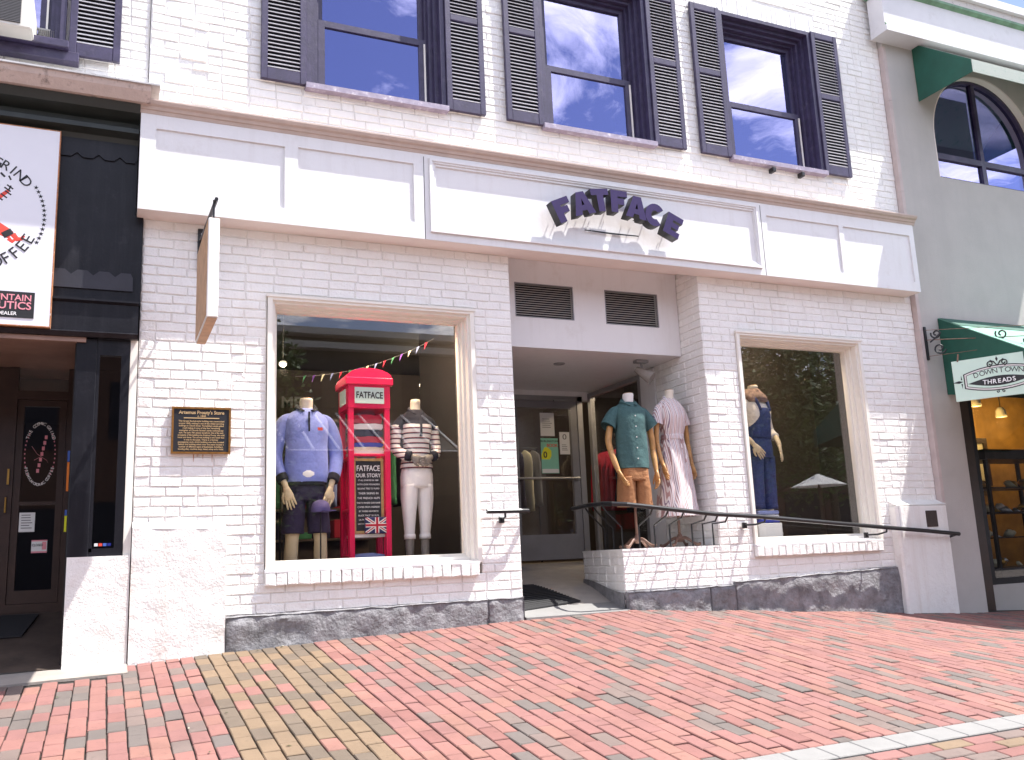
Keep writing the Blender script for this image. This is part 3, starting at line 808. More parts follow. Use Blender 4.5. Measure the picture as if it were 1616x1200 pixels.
# ---------------------------------------------------------------- entrance
def ez(y):                                  # entrance floor climbs to the door
    return lerp_table([(-.05,.083),(0,.088),(1.0,.30),(2.4,.50)], y)
ef = MB()
yy = [-.05,.0,.15,.35,.6,.8,1.0,1.4,1.9,2.44]
for a, b in zip(yy, yy[1:]):
    za, zb = ez(a), ez(b)
    ef.add([(3.172,a,za),(4.165 if a < .1 else JX+.1,a,za),(4.165 if a < .1 else JX+.1,b,zb),(3.172,b,zb)], [(0,1,2,3)])
ef.add([(3.172,-.05,-.2),(4.165,-.05,-.2),(4.165,-.05,ez(-.05)),(3.172,-.05,ez(-.05))], [(0,1,2,3)])
efo = ef.build('entry_floor', 'entry_tile', smooth=True); tag(efo, kind='structure')
th = MB(); th.add([(3.176,-.06,ez(-.05)-.02),(4.16,-.06,ez(-.05)-.02),(4.16,-.06,ez(-.05)+.004),(3.176,-.06,ez(-.05)+.004),(3.176,.30,ez(.30)+.004),(4.19,.30,ez(.30)+.004)], [(0,1,2,3),(3,2,5,4)])
tho = th.build('threshold_slab', 'concrete_light'); tag(tho, kind='structure')
mt = MB()
q = [(3.20,.16),(3.90,.36),(3.74,.98),(3.20,.98)]
n = len(q)
mt.add([(x,y,ez(y)+.006) for x,y in q]+[(x,y,ez(y)+.018) for x,y in q], [(7,6,5,4)]+[(i,(i+1)%n,(i+1)%n+n,i+n) for i in range(n)])
for k in range(16):
    t = k/15; a = Vector((3.21,.18+.78*t)); b = Vector((3.88-.15*t,.37+.59*t))
    mt.tube([(a.x,a.y,ez(a.y)+.018),(b.x,b.y,ez(b.y)+.018)], .006, 4)
tag(mt.build('doormat', 'rubber'), 'black ribbed rubber mat on the floor of the store entrance', 'doormat')
je = MB(); je.box(JX+.002, JX+.12, .302, .868, -.2, 3.36); je.build('jamb_core', 'white_mortar', STORE)
jt = MB(); jt.cbox(JX-.01, JX+.10, .872, 1.16, .45, 2.455, .006); jt.build('side_trim', 'white_trim', STORE)
ec = MB(); ec.box(3.172, JX+.10, LY+.062, 2.46, 2.462, 2.50); ec.box(3.172,JX+.1,2.34,2.45,2.36,2.461); ec.build('entry_ceiling', 'white_trim', STORE)
dl_ = MB(); dl_.loft([(4.12,.95,2.461,.06,.06),(4.12,.95,2.452,.055,.055),(4.12,.95,2.452,.04,.04),(4.12,.95,2.459,.035,.035)], 20); dl_.build('downlight', 'grey_metal', STORE)
spt = empty('spotlight', (4.86,.62,2.45)); spt.parent = STORE; spt.location = Vector((4.86,.62,2.45))-STORE.location
k = MB(); k.cbox(4.80,4.94,.58,.66,2.43,2.46,.006); k.tube([(4.87,.62,2.43),(4.87,.60,2.36)], .012, 8); k.build('mount', 'grey_metal', spt)
k = MB(); k.tube([(4.82,.64,2.37),(4.86,.60,2.33),(4.93,.53,2.26)], [.03,.045,.065], 14); k.build('lamp_head', 'concrete', spt)
# door facing the street
DY = 2.36; dz0, dz1 = .53, 2.34; dx0, dx1 = 4.18, 5.04
dr = empty('glass_door', ((dx0+dx1)/2, DY, dz0)); dr.parent = STORE; dr.location = Vector(((dx0+dx1)/2,DY,dz0))-STORE.location
k = MB(); k.box(dx0-.06, dx0, DY-.03, DY+.04, .40, 2.40); k.box(dx1, dx1+.07, DY-.03, DY+.04, .40, 2.40); k.box(3.172, dx0-.06, DY, DY+.03, .4, 2.42); k.box(dx0-.06, dx1+.07, DY-.03, DY+.04, dz1+.002, 2.40); k.build('door_frame', 'grey_metal', dr)
k = MB(); ringbox(k, dx0+.004, dx1-.004, dz0, dz1, .085, DY-.02, DY+.025, wb=.28); k.build('door_leaf', 'door_grey', dr)
k = MB(); k.box(dx0+.08, dx1-.08, DY-.002, DY+.004, dz0+.27, dz1-.08); k.build('pane', 'glass_shop', dr)
k = MB(); k.tube([(dx0+.03,DY-.06,1.44),(dx1-.03,DY-.06,1.44)], .014, 8); k.box(dx0+.03,dx0+.06,DY-.06,DY-.02,1.42,1.46); k.box(dx1-.06,dx1-.03,DY-.06,DY-.02,1.42,1.46); k.build('push_bar', 'silver', dr)
k = MB(); k.tube([(dx1-.34,DY-.10,2.33),(dx1-.02,DY-.04,2.35)], .012, 6); k.build('door_closer', 'grey_metal', dr)
# side opening: frame along X = JX
k = MB()
for y in (1.165, 2.28): k.box(JX, JX+.06, y, y+.06, .3, 2.44)
k.box(JX, JX+.06, 1.225, 2.28, 2.39, 2.44); k.box(JX, JX+.06, 1.225, 2.28, .3, .56); k.build('side_frame', 'grey_metal', STORE)
k = MB(); k.box(JX+.02, JX+.026, 1.22, 2.29, .55, 2.40); k.build('side_pane', 'glass_side', STORE)
# notices on the door
def sheet(name, x0, x1, z0, z1, y, material, label, cat='notice', th=.002):
    m = MB(); m.box(x0, x1, y-th, y, z0, z1); o = m.build(name, material); tag(o, label, cat); return o
def sheet_thing(name, x0, x1, z0, z1, y, material, label, cat='notice'):
    e = empty(name, ((x0+x1)/2, y, z0), label=label, cat=cat)
    m = MB(); m.box(x0, x1, y-.002, y, z0, z1); m.build('paper_sheet', material, e); return e
ny = DY-.003
def printlines(e, x0, x1, z0, z1, n, y):
    m = MB()
    for i in range(n):
        z = z1-(z1-z0)*(i+.5)/n; m.box(x0, x1-random.random()*.3*(x1-x0), y-.0005, y, z-.003, z+.003)
    m.build('printed_lines', 'cloth_grey', e)
e = sheet_thing('paper_notice', 4.56, 4.74, 1.93, 2.20, ny, 'paper', 'white printed notice taped above the green poster on the store door')
printlines(e, 4.585, 4.715, 2.02, 2.14, 5, ny-.003)
e = sheet_thing('poster', 4.555, 4.775, 1.50, 1.905, ny, 'poster_green', 'green gig poster with a yellow shape taped inside the store door', 'poster')
textmesh('lettering', 'BURLINGTON', .035, 'ink', e, (4.665, ny-.003, 1.87)); textmesh('lettering', 'BOOK', .05, 'emblem_red', e, (4.70, ny-.003, 1.82), bold=.02)
m_ = MB(); m_.loft([(0,0,0,.0,.0)]*0 or [(4.61,ny-.004,1.66,.05,.001),(4.62,ny-.004,1.70,.065,.001),(4.63,ny-.004,1.76,.055,.001),(4.62,ny-.004,1.80,.02,.001)], 12); m_.build('printed_shape', 'poster_yellow', e)
textmesh('lettering', '0', .10, 'ink', e, (4.605, ny-.006, 1.71), bold=.02)
m_ = MB(); m_.box(4.56, 4.77, ny-.0035, ny-.0022, 1.505, 1.55); m_.build('printed_band', 'paper', e)
e = sheet_thing('certificate', 4.80, 4.93, 1.72, 1.98, ny, 'paper', 'pale paper certificate with a round seal on the store door')
textmesh('lettering', '0', .09, 'cloth_grey', e, (4.865, ny-.003, 1.92), sx=1.3); printlines(e, 4.825, 4.905, 1.76, 1.84, 4, ny-.003)

# ---------------------------------------------------------------- handrails
def baluster(x, y, ox, oy, ztop):
    return [(x,y,PTOP), (x,y,PTOP+.20), (x+ox*.82,y+oy*.82,ztop-.05), (x+ox,y+oy,ztop)]
RY = -.185
def railz(x): return lerp_table([(3.86,.995),(3.93,.986),(5.38,.852),(7.06,.709),(8.10,.613)], x)
rail = empty('handrail', (5.3,RY,.8), label='long black sloping handrail with bent bars over the planter of the store', cat='handrail')
k = MB(); pts = [(4.18,.95,1.015),(4.03,.35,1.01),(3.985,.0,1.0),(4.01,-.12,.99),(4.11,RY,.98)] + [(x,RY,railz(x)) for x in (4.5,5.0,5.5,6.2,7.0,7.6,8.04)]
k.tube(pts, .020, 10); k.tube([(8.02,RY,railz(8.02)),(8.02,-.06,railz(8.02)-.03)], .012, 6); k.build('rail', 'black_metal', rail)
for x in (4.34,4.50,4.66,4.90,5.02,5.13):
    k = MB(); k.tube(baluster(x, .015, .03, RY-.015, railz(x)-.012), .0085, 6); k.build('baluster', 'black_metal', rail)
for y in (.22,.42,.62):
    k = MB(); x = 4.26+y*.12; k.tube(baluster(x, y, -.19, 0, 1.0), .0085, 6); k.build('baluster', 'black_metal', rail)
for x in (5.47, 6.95):
    k = MB(); z = railz(x); k.cbox(x-.022, x+.022, -.03, -.002, z-.10, z-.045, .004); k.tube([(x,-.03,z-.07),(x+.04,-.13,z-.07),(x+.10,RY,z-.05),(x+.11,RY,z-.012)], .009, 6); k.build('bracket', 'black_metal', rail)
rail2 = empty('handrail', (3.0,-.1,.93), label='short black handrail stub beside the entrance on the left pier', cat='handrail')
k = MB(); k.tube([(2.845,-.10,.948),(3.15,-.10,.948),(3.215,-.085,.948),(3.245,-.03,.95),(3.245,.05,.95),(3.20,.12,.95)], .019, 10); k.build('rail', 'black_metal', rail2)
k = MB(); k.cbox(2.985,3.03,-.03,-.002,.855,.905,.004); k.tube([(3.005,-.03,.885),(3.005,-.10,.90),(3.005,-.10,.935)], .009, 6); k.build('bracket', 'black_metal', rail2)

# ---------------------------------------------------------------- raised lettering on the fascia
def curve_letter(polys, cx, cz, rotd, sx, sz, y0, y1, parent):
    cu = bpy.data.curves.new('letter', 'CURVE'); cu.dimensions = '2D'; cu.fill_mode = 'BOTH'; cu.extrude = (y1-y0)/2
    for poly in polys:
        s_ = cu.splines.new('POLY'); s_.points.add(len(poly)-1); s_.use_cyclic_u = True
        for p, (a, b) in zip(s_.points, poly): p.co = (a*sx, b*sz, 0, 1)
    ob = bpy.data.objects.new('letter', cu); COL.objects.link(ob); me = bpy.data.meshes.new_from_object(ob); bpy.data.objects.remove(ob); bpy.data.curves.remove(cu)
    r = math.radians(rotd)
    T = Matrix(((math.cos(r),-math.sin(r),0,cx),(0,0,-1,(y0+y1)/2),(math.sin(r),math.cos(r),0,cz),(0,0,0,1)))
    me.transform(WM[parent].inverted() @ T)
    me.materials.clear(); me.materials.append(M['letter_face']); me.materials.append(M['letter_side'])
    for f in me.polygons: f.material_index = 0 if abs(f.normal.y) > .7 else 1
    o = bpy.data.objects.new('letter', me); COL.objects.link(o); setparent(o, parent); return o
lF = [[(-.42,-.5),(-.06,-.5),(-.06,-.14),(.28,-.14),(.28,.14),(-.06,.14),(-.06,.22),(.45,.22),(.45,.5),(-.42,.5)]]
lA = [[(-.55,-.5),(-.18,-.5),(-.13,-.32),(.13,-.32),(.18,-.5),(.55,-.5),(.2,.5),(-.2,.5)], [(-.07,-.08),(.07,-.08),(0,.2)]]
lT = [[(-.17,-.5),(.17,-.5),(.17,.22),(.46,.22),(.46,.5),(-.46,.5),(-.46,.22),(-.17,.22)]]
lE = [[(-.42,-.5),(.45,-.5),(.45,-.24),(-.06,-.24),(-.06,-.12),(.32,-.12),(.32,.12),(-.06,.12),(-.06,.24),(.45,.24),(.45,.5),(-.42,.5)]]
arcpts = lambda r, a0, a1, n: [(r*math.cos(math.radians(a0+(a1-a0)*i/n)), r*math.sin(math.radians(a0+(a1-a0)*i/n))) for i in range(n+1)]
lC = [arcpts(.52, 42, 318, 18) + arcpts(.20, 305, 55, 10)]
lets = empty('storefront_lettering', (4.13,FY,3.5), label='arched raised purple letters above a thin dark line on the white fascia', cat='lettering')
for poly, x, z, r in ((lF,3.57,3.535,25),(lA,3.765,3.62,16),(lT,3.95,3.672,8),(lF,4.14,3.682,0),(lA,4.325,3.648,-7),(lC,4.515,3.598,-15),(lE,4.705,3.52,-23)):
    curve_letter(poly, x, z, r, .198, .212, FY-.15, FY-.055, lets)
for x, z in ((3.53,3.52),(3.60,3.55),(3.73,3.57),(3.81,3.58),(3.95,3.60),(3.95,3.7),(4.10,3.62),(4.12,3.72),(4.28,3.58),(4.37,3.58),(4.48,3.55),(4.53,3.66),(4.67,3.47),(4.73,3.55)):
    k = MB(); k.tube([(x,FY,z),(x,FY-.06,z)], .004, 6); k.build('stud', 'letter_side', lets)
k = MB(); k.add([(3.85,FY-.012,3.427),(4.13,FY-.012,3.419),(4.413,FY-.012,3.428),(4.413,FY-.012,3.434),(4.13,FY-.012,3.432),(3.85,FY-.012,3.433),(3.85,FY+.0,3.427),(4.13,FY+.0,3.419),(4.413,FY+.0,3.428),(4.413,FY+.0,3.434),(4.13,FY+.0,3.432),(3.85,FY+.0,3.433)], [(0,1,4,5),(1,2,3,4),(0,6,7,1),(1,7,8,2),(2,8,9,3),(3,9,10,4),(4,10,11,5),(5,11,6,0)]); k.build('underline', 'letter_side', lets)

# ---------------------------------------------------------------- blank hanging board and its bracket
hb = empty('hanging_sign', (.63,-.6,2.2), label='blank white wooden sign board hanging edge-on from the store wall', cat='sign')
k = MB(); k.cbox(.55,.622,-1.10,-.36,2.16,2.83,.006); k.build('board', 'board_white', hb)
k = MB(); k.box(.556,.616,-1.09,-.37,2.152,2.159); k.build('board_underside', 'wood_and_shade', hb)
k = MB(); k.box(.5465,.5495,-1.09,-.37,2.175,2.815); k.build('board_side_shade', 'wood_and_shade', hb)  # brown sheet: shading and reflection on this face put into its colour
k = MB(); k.tube([(.60,0.0,3.05),(.60,-1.08,2.97)], .013, 8); k.tube([(.59,-1.02,2.985),(.59,-1.02,2.82)], .007, 6); k.tube([(.59,-.45,3.01),(.59,-.45,2.82)], .007, 6); k.tube([(.605,-.02,2.84),(.60,-.45,3.01)], .008, 6); k.build('arm', 'black_metal', hb)
k = MB(); k.cbox(.577,.638,-.016,.002,2.80,3.145,.003)
k.build('wall_plate', 'black_metal', hb)
for z in (2.84,2.97,3.10):
    k = MB(); k.tube([(.607,-.014,z),(.607,-.022,z)], .009, 8); k.build('bolt', 'silver', hb)

# ---------------------------------------------------------------- plaque
pq = empty('plaque', (.635,0,1.41), label='black and bronze historic marker plaque on the white brick pier', cat='plaque')
k = MB(); k.box(.435,.833,-.025,-.003,1.42,1.748); k.build('plate', 'plaque_black', pq)
k = MB(); ringbox(k, .427,.841,1.412,1.756,.014,-.033,-.002); k.build('plaque_frame', 'plaque_bronze', pq)
textmesh('title', "Artemus Prouty's Store", .036, 'plaque_letters', pq, (.634,-.026,1.716), extrude=.002, bold=.016, sx=.92)
textmesh('date', 'c. 1840', .02, 'plaque_letters', pq, (.634,-.026,1.690), extrude=.002, bold=.01)
k = MB(); k.box(.51,.758,-.029,-.024,1.672,1.678); k.build('rule', 'plaque_letters', pq)
BODY = ["This Greek Revival-style building was constructed","around 1840, making it one of the oldest surviving","buildings on Church Street. The building's simple gabled","roof makes it one of the few remaining","examples of Church Street's early commercial","style. The early 19th century storefront. One of the early","occupants of this building was Artemus Prouty, who sold","boots and shoes. The current building is now lower than","it was in the past. There is a former","passageway and a brick building was then located","behind this building which over the years housed a","number of different types of businesses, including a","bowling alley, machine shop, bakery shop and a hotel."]
for i, t in enumerate(BODY):
    textmesh('inscription', t, .0165, 'plaque_letters', pq, (.634,-.026,1.652-i*.0172), extrude=.0015, bold=.012, sx=min(1.0, .372/(len(t)*.0079)))
for i, (x, l, w) in enumerate(((.585,.055,.004),(.65,.035,.003),(.715,.06,.003),(.61,.02,.003))):
    k = MB(); k.add([(x-w,-.0065,1.41),(x+w,-.0065,1.41),(x+w*.3,-.006,1.41-l),(x-w*.3,-.006,1.41-l)], [(0,1,2,3)]); k.build('rust_streak', 'rust_stain', pq)

gs = MB(); n_ = 14
for i in range(n_):
    t0, t1 = i/n_, (i+1)/n_; p0 = Vector((PLX-.004,.0,0))+dl*ll*t0+nl*.012; p1 = Vector((PLX-.004,.0,0))+dl*ll*t1+nl*.012
    gs.add([(p0.x,p0.y,-.1),(p1.x,p1.y,-.1),(p1.x,p1.y,ez(p1.y)+.145*(1-t1*.75)),(p0.x,p0.y,ez(p0.y)+.145*(1-t0*.75))], [(0,1,2,3)])
gs.build('base_strip', 'grey_stone', PLANT)
lv = MB(); rnd = random.Random(12)
for i in range(70):
    if i < 45: x = rnd.uniform(.85, 7.2); y = -.05-abs(rnd.gauss(0,.05))
    else: x = rnd.uniform(-.3, 5.5); y = rnd.uniform(-3.0,-.2)
    if 3.15 < x < 4.2 and y > -.1: continue
    s_ = rnd.uniform(.006,.02); an = rnd.uniform(0,6.28); z_ = gz(x,y)+.004
    ca, sa = math.cos(an)*s_, math.sin(an)*s_
    lv.add([(x-ca,y-sa,z_),(x+sa*.4,y-ca*.4,z_+.004),(x+ca,y+sa,z_+.001),(x-sa*.4,y+ca*.4,z_+.003)], [(0,1,2,3)], rnd.randrange(3))
o = lv.build('leaf_litter', ['leaf2','cloth_cream','bark']); o['kind'] = 'stuff'; o['label'] = 'scattered dry leaf bits and litter on the brick paving'
# ---------------------------------------------------------------- mannequins (local coordinates, facing -Y)
def hand(mb, wrist, direction, side, palm=(0,-1,0), s=1.0, curl=.25, mi=0):
    """five-fingered hand: palm block, four bent fingers of unequal length, thumb from the side"""
    w = Vector(wrist); d = Vector(direction).normalized(); pn = Vector(palm); pn = (pn - d*pn.dot(d)).normalized(); a = d.cross(pn).normalized()*side
    sec = []
    for t, hw, th in ((-.01,.022,.017),(.02,.030,.016),(.055,.038,.015),(.085,.037,.012)):
        c = w + d*t*s; sec.append([c + a*(hw*s*math.cos(2*PI*k/10)) + pn*(th*s*math.sin(2*PI*k/10)) for k in range(10)])
    mb.rings(sec, True, mi)
    for j, (off, l) in enumerate(((.029,.068),(.010,.078),(-.010,.072),(-.028,.055))):
        b = w + d*.078*s + a*off*s; p = [b]
        for q, kk in ((.4,.3),(.75,.9),(1.0,1.7)):
            p.append(b + (d*q*l + pn*(curl*kk*kk*.25*l) + a*off*.25*q)*s)
        mb.tube(p, [.0092*s,.0088*s,.0078*s,.005*s], 7, True, mi)
    b = w + d*.022*s + a*.026*s
    mb.tube([b, b+(d*.030+a*.020+pn*.006)*s, b+(d*.058+a*.026+pn*.014)*s, b+(d*.076+a*.024+pn*.02)*s], [.013*s,.011*s,.009*s,.006*s], 7, True, mi)
def limb(mb, pts, rad, n=12, k=5, mi=0, caps=True, flat=1.0):
    q = spline([(*p, r) for p, r in zip(pts, rad)], k)
    mb.tube([x[:3] for x in q], [max(.003, x[3]) for x in q], n, caps, mi, flat)
def body(mb, secs, k=4, n=28, fold=.0, seed=0., caps=True, mi=0, pw=2.3, kf=7):
    mb.loft(spline(secs, k), n, caps, mi, fold, seed, pw, kf)
def neck(root, z, r=.052, h=.10, m_='mann_cream', lid='wood_and_shade', y=0.0):
    k = MB(); body(k, [(0,y+.01,z-.10,.085,.07),(0,y+.008,z-.04,.062,.058),(0,y,z+h*.4,r,r),(0,y-.006,z+h*.8,r,r*1.05),(0,y-.008,z+h,r*.95,r)], 3, 18); k.build('neck', m_, root, smooth=True, local=True)
    k = MB(); k.loft([(0,y-.008,z+h,.9*r,.95*r),(0,y-.008,z+h+.006,.88*r,.93*r)], 18); k.build('neck_cap', lid, root, local=True)
def collar(root, z, r, m_, drop=.05, y=0.0):
    k = MB(); n = 20; R1 = []; R2 = []; R3 = []
    for i in range(n):
        a = -PI/2 + .34 + (2*PI-.68)*i/(n-1); c, s_ = math.cos(a), math.sin(a)
        fr = max(0, -s_)
        R1.append((r*c, y+r*s_, z-.012-.060*fr)); R2.append((r*1.04*c, y+r*1.04*s_, z+.020-.066*fr)); R3.append((r*1.42*c, y+r*1.52*s_-.012*fr, z-.024-(.030+drop*.35)*fr*fr))
    k.add(R1+R2+R3, [(i,i+1,i+1+n,i+n) for i in range(n-1)] + [(i+n,i+1+n,i+1+2*n,i+2*n) for i in range(n-1)]); o = k.build('collar', m_, root, smooth=True, local=True)
    sd = o.modifiers.new('thick', 'SOLIDIFY'); sd.thickness = .004
    return o
def iron_stand(root, ztop):
    k = MB(); k.tube([(0,0,.06),(0,0,ztop)], [.016,.014], 10); k.loft([(0,0,.05,.03,.03),(0,0,.10,.034,.034),(0,0,.13,.018,.018)], 12); k.build('stand_pole', 'iron_brown', root, smooth=True, local=True)
    for a in (.5, 2.07, 3.64, 5.21):
        k = MB(); c, s_ = math.cos(a), math.sin(a)
        limb(k, [(0,0,.075),(.07*c,.07*s_,.085),(.15*c,.15*s_,.04),(.20*c,.20*s_,.018),(.235*c,.235*s_,.03)], [.02,.016,.013,.017,.012], 8); k.build('stand_foot', 'iron_brown', root, smooth=True, local=True)
# --- man in teal shirt on the planter
r = empty('mannequin', (4.43,.20,PTOP), -.06, 'headless mannequin in a teal short sleeved shirt and tan shorts on the planter', 'mannequin'); r.scale = (.80,.88,.985)
iron_stand(r, .75)
neck(r, 1.36, .060, .085, 'cloth_white')
k = MB(); body(k, [(0,0,.735,.195,.130),(0,0,.80,.196,.130),(0,-.004,.95,.186,.128),(0,-.006,1.08,.186,.128),(0,-.004,1.20,.200,.130),(0,.004,1.28,.195,.118),(0,.012,1.33,.14,.095),(0,.014,1.365,.078,.068)], 5, 40, .04, 1.3, kf=5)
for s_ in (-1,1): limb(k, [(s_*.115,.01,1.275),(s_*.185,.012,1.25),(s_*.24,.008,1.19),(s_*.28,0,1.125)], [.058,.070,.078,.088], 16, caps=False)
k.build('shirt', 'shirt_teal', r, smooth=True, local=True)
k = MB(); k.box(-.012,.012,-.137,-.126,.75,1.30); 
o_ = MB()
for z in (.82,.92,1.02,1.12,1.22): o_.tube([(0,-.136,z),(0,-.142,z)], .006, 8)
o_.build('buttons', 'cloth_white', r, local=True)
collar(r, 1.385, .074, 'shirt_teal', y=.005)
k = MB(); k.box(.055,.135,-.134,-.122,1.10,1.19); 
k = MB(); body(k, [(0,0,.62,.185,.125),(0,0,.70,.182,.125),(0,0,.78,.176,.12)], 3, 32, .012, .4)
for s_ in (-1,1): body(k, [(s_*.108,0,.385,.102,.108),(s_*.104,0,.45,.100,.108),(s_*.098,0,.56,.096,.115),(s_*.088,0,.66,.090,.115)], 4, 24, .02, s_*2.)
k.build('shorts', 'shorts_tan', r, smooth=True, local=True)
for s_, pts, dr_, pal in ((-1, [(-.255,0,1.13),(-.285,.0,1.0),(-.272,-.015,.90),(-.245,-.055,.78),(-.225,-.085,.705)], (.45,-.45,-1), (.9,-.3,0)), (1, [(.258,0,1.13),(.285,.01,1.0),(.288,.01,.90),(.284,-.02,.80),(.278,-.05,.705)], (-.1,-.3,-1), (-1,-.1,0))):
    k = MB(); limb(k, pts[:3], [.036,.037,.031], 12); limb(k, pts[2:], [.033,.031,.022], 12); k.loft([(pts[2][0],pts[2][1],pts[2][2]-.03,.02,.02),(pts[2][0],pts[2][1],pts[2][2],.033,.033),(pts[2][0],pts[2][1],pts[2][2]+.03,.02,.02)], 12)
    hand(k, pts[-1], dr_, s_, pal, 1.1, .5); k.build('arm', 'wood_arm', r, smooth=True, local=True)
# --- woman in striped dress on the planter
r = empty('mannequin', (4.93,.26,PTOP), .12, 'headless mannequin in a pink and white striped belted dress on the planter', 'mannequin'); r.scale = (.83,.86,.98)
iron_stand(r, .55)
neck(r, 1.43, .048, .085, 'mann_cream')
k = MB(); body(k, [(0,0,.29,.235,.215),(0,0,.45,.215,.195),(0,0,.62,.195,.170),(0,0,.78,.178,.150),(0,0,.92,.158,.128),(0,0,1.02,.132,.108),(0,-.004,1.08,.128,.104),(0,-.012,1.18,.146,.122),(0,-.016,1.26,.158,.128),(0,-.002,1.34,.160,.108),(0,.010,1.40,.120,.082),(0,.014,1.435,.066,.058)], 5, 48, .055, .6, caps=False, kf=11)
for s_ in (-1,1): limb(k, [(s_*.10,.01,1.35),(s_*.15,.01,1.325),(s_*.185,.01,1.26),(s_*.208,.005,1.17)], [.046,.056,.062,.070], 16, caps=False)
k.build('dress', 'dress_stripe', r, smooth=True, local=True)
collar(r, 1.445, .060, 'dress_stripe', .07, y=.008)
k = MB(); body(k, [(0,0,1.025,.134,.112),(0,0,1.05,.136,.113),(0,0,1.075,.133,.111)], 2, 32); limb(k, [(.03,-.112,1.05),(.045,-.135,.98),(.05,-.15,.88),(.04,-.155,.80)], [.014,.012,.014,.012], 8, flat=.4); limb(k, [(.02,-.112,1.05),(.01,-.13,1.00),(.0,-.145,.93)], [.014,.012,.014], 8, flat=.4); k.build('belt', 'dress_stripe', r, smooth=True, local=True)
for s_ in (-1,1):
    k = MB(); pts = [(s_*.205,0,1.21),(s_*.225,.005,1.09),(s_*.228,0,.98),(s_*.224,-.03,.86),(s_*.215,-.06,.775)]
    limb(k, pts[:3], [.030,.030,.026], 12); limb(k, pts[2:], [.028,.026,.019], 12); hand(k, pts[-1], (-s_*.1,-.3,-1), s_, (-s_,-.2,0), .98, .35); k.build('arm', 'wood_arm', r, smooth=True, local=True)
# --- man in blue pullover in the left window
WZ = .50
r = empty('mannequin', (1.52,.58,WZ), 0, 'headless mannequin in a blue quarter zip sweatshirt and navy shorts in the shop window', 'mannequin'); r.scale = (.93,.95,1)
neck(r, 1.36, .058, .09, 'mann_cream')
k = MB(); body(k, [(0,-.01,.745,.180,.130),(0,-.012,.80,.195,.142),(0,-.01,.92,.190,.138),(0,-.01,1.05,.185,.130),(0,-.008,1.18,.200,.132),(0,.002,1.27,.198,.12),(0,.01,1.33,.14,.098),(0,.012,1.365,.08,.07)], 5, 40, .018, 2.2, kf=5)
for s_ in (-1,1): limb(k, [(s_*.12,.01,1.275),(s_*.188,.012,1.24),(s_*.245,.015,1.12),(s_*.272,.01,.98),(s_*.255,-.04,.86),(s_*.225,-.085,.775)], [.058,.070,.072,.066,.058,.050], 16, caps=True)
k.build('sweatshirt', 'shirt_blue', r, smooth=True, local=True)
collar(r, 1.392, .076, 'trim_navy', .03, y=.005)
k = MB(); k.box(-.007,.007,-.142,-.120,1.16,1.325); k.build('zip', 'trim_navy', r, local=True)
k = MB(); body(k, [(0,-.01,.725,.172,.128),(0,-.01,.75,.183,.134)], 2, 32)
for s_ in (-1,1): limb(k, [(s_*.235,-.072,.80),(s_*.215,-.095,.755)], [.055,.05], 14)
k.build('ribbing', 'trim_navy', r, smooth=True, local=True)
k = MB(); body(k, [(0,0,.60,.178,.122),(0,0,.74,.172,.12)], 3, 32, .012, .4)
for s_ in (-1,1): body(k, [(s_*.118,0,.335,.098,.10),(s_*.108,0,.45,.096,.105),(s_*.095,0,.60,.092,.115),(s_*.085,0,.66,.088,.115)], 4, 24, .02, s_*2.)
k.build('shorts', 'shorts_navy', r, smooth=True, local=True)
k = MB()
for s_ in (-1,1): limb(k, [(s_*.105,0,.50),(s_*.118,-.006,.36),(s_*.125,-.01,.27),(s_*.13,.012,.15),(s_*.13,.01,.03)], [.075,.062,.058,.06,.045], 14)
k.build('legs', 'mann_skin', r, smooth=True, local=True)
for s_ in (-1,1):
    k = MB(); limb(k, [(s_*.225,-.085,.78),(s_*.205,-.102,.735),(s_*.195,-.112,.70)], [.028,.026,.023], 10); hand(k, (s_*.193,-.114,.695), (-s_*.32,-.12,-1), s_, (-s_*.35,1,0), 1.12, .3); k.build('hand', 'mann_skin', r, smooth=True, local=True)
o_ = MB(); o_.box(.075,.12,-.134,-.131,1.17,1.195); o_.build('chest_badge', 'emblem_red', r, local=True)
o_ = MB(); o_.loft([(-.01,-.155,.782,.015,.003),(-.01,-.157,.80,.05,.003),(-.01,-.157,.82,.05,.003),(-.01,-.155,.838,.015,.003)], 16); o_.build('hem_logo', 'ink_white', r, local=True)
# --- woman in striped top in the left window
r = empty('mannequin', (2.49,.62,WZ), .08, 'headless mannequin in a striped polo top and white capri trousers in the shop window', 'mannequin'); r.scale = (.86,.92,1)
neck(r, 1.375, .050, .10, 'mann_cream', 'mann_cream')
T_ = [(0,0,.865,.170,.118),(0,0,.93,.158,.112),(0,0,1.02,.135,.100),(0,-.004,1.10,.135,.104),(0,-.014,1.20,.158,.126),(0,-.012,1.255,.160,.122)]
k = MB(); body(k, T_, 5, 36, .012, .9, caps=False, kf=5)
for s_ in (-1,1): limb(k, [(s_*.195,.012,1.245),(s_*.215,.015,1.14),(s_*.222,.0,1.04),(s_*.175,-.08,.985),(s_*.125,-.125,.965)], [.058,.053,.05,.046,.042], 14)
k.build('top', 'shirt_stripe', r, smooth=True, local=True)
k = MB(); body(k, [(0,-.012,1.25,.161,.123),(0,-.002,1.31,.160,.108),(0,.01,1.355,.115,.083),(0,.012,1.39,.068,.060)], 4, 36)
for s_ in (-1,1):
    limb(k, [(s_*.10,.01,1.31),(s_*.152,.01,1.28),(s_*.193,.012,1.225)], [.046,.056,.059], 14); limb(k, [(s_*.155,-.10,.977),(s_*.115,-.132,.962)], [.048,.046], 12)
k.box(-.012,.012,-.142,-.12,1.14,1.30)
k.build('yoke', 'trim_navy', r, smooth=True, local=True)
collar(r, 1.402, .062, 'trim_navy', .04, y=.008)
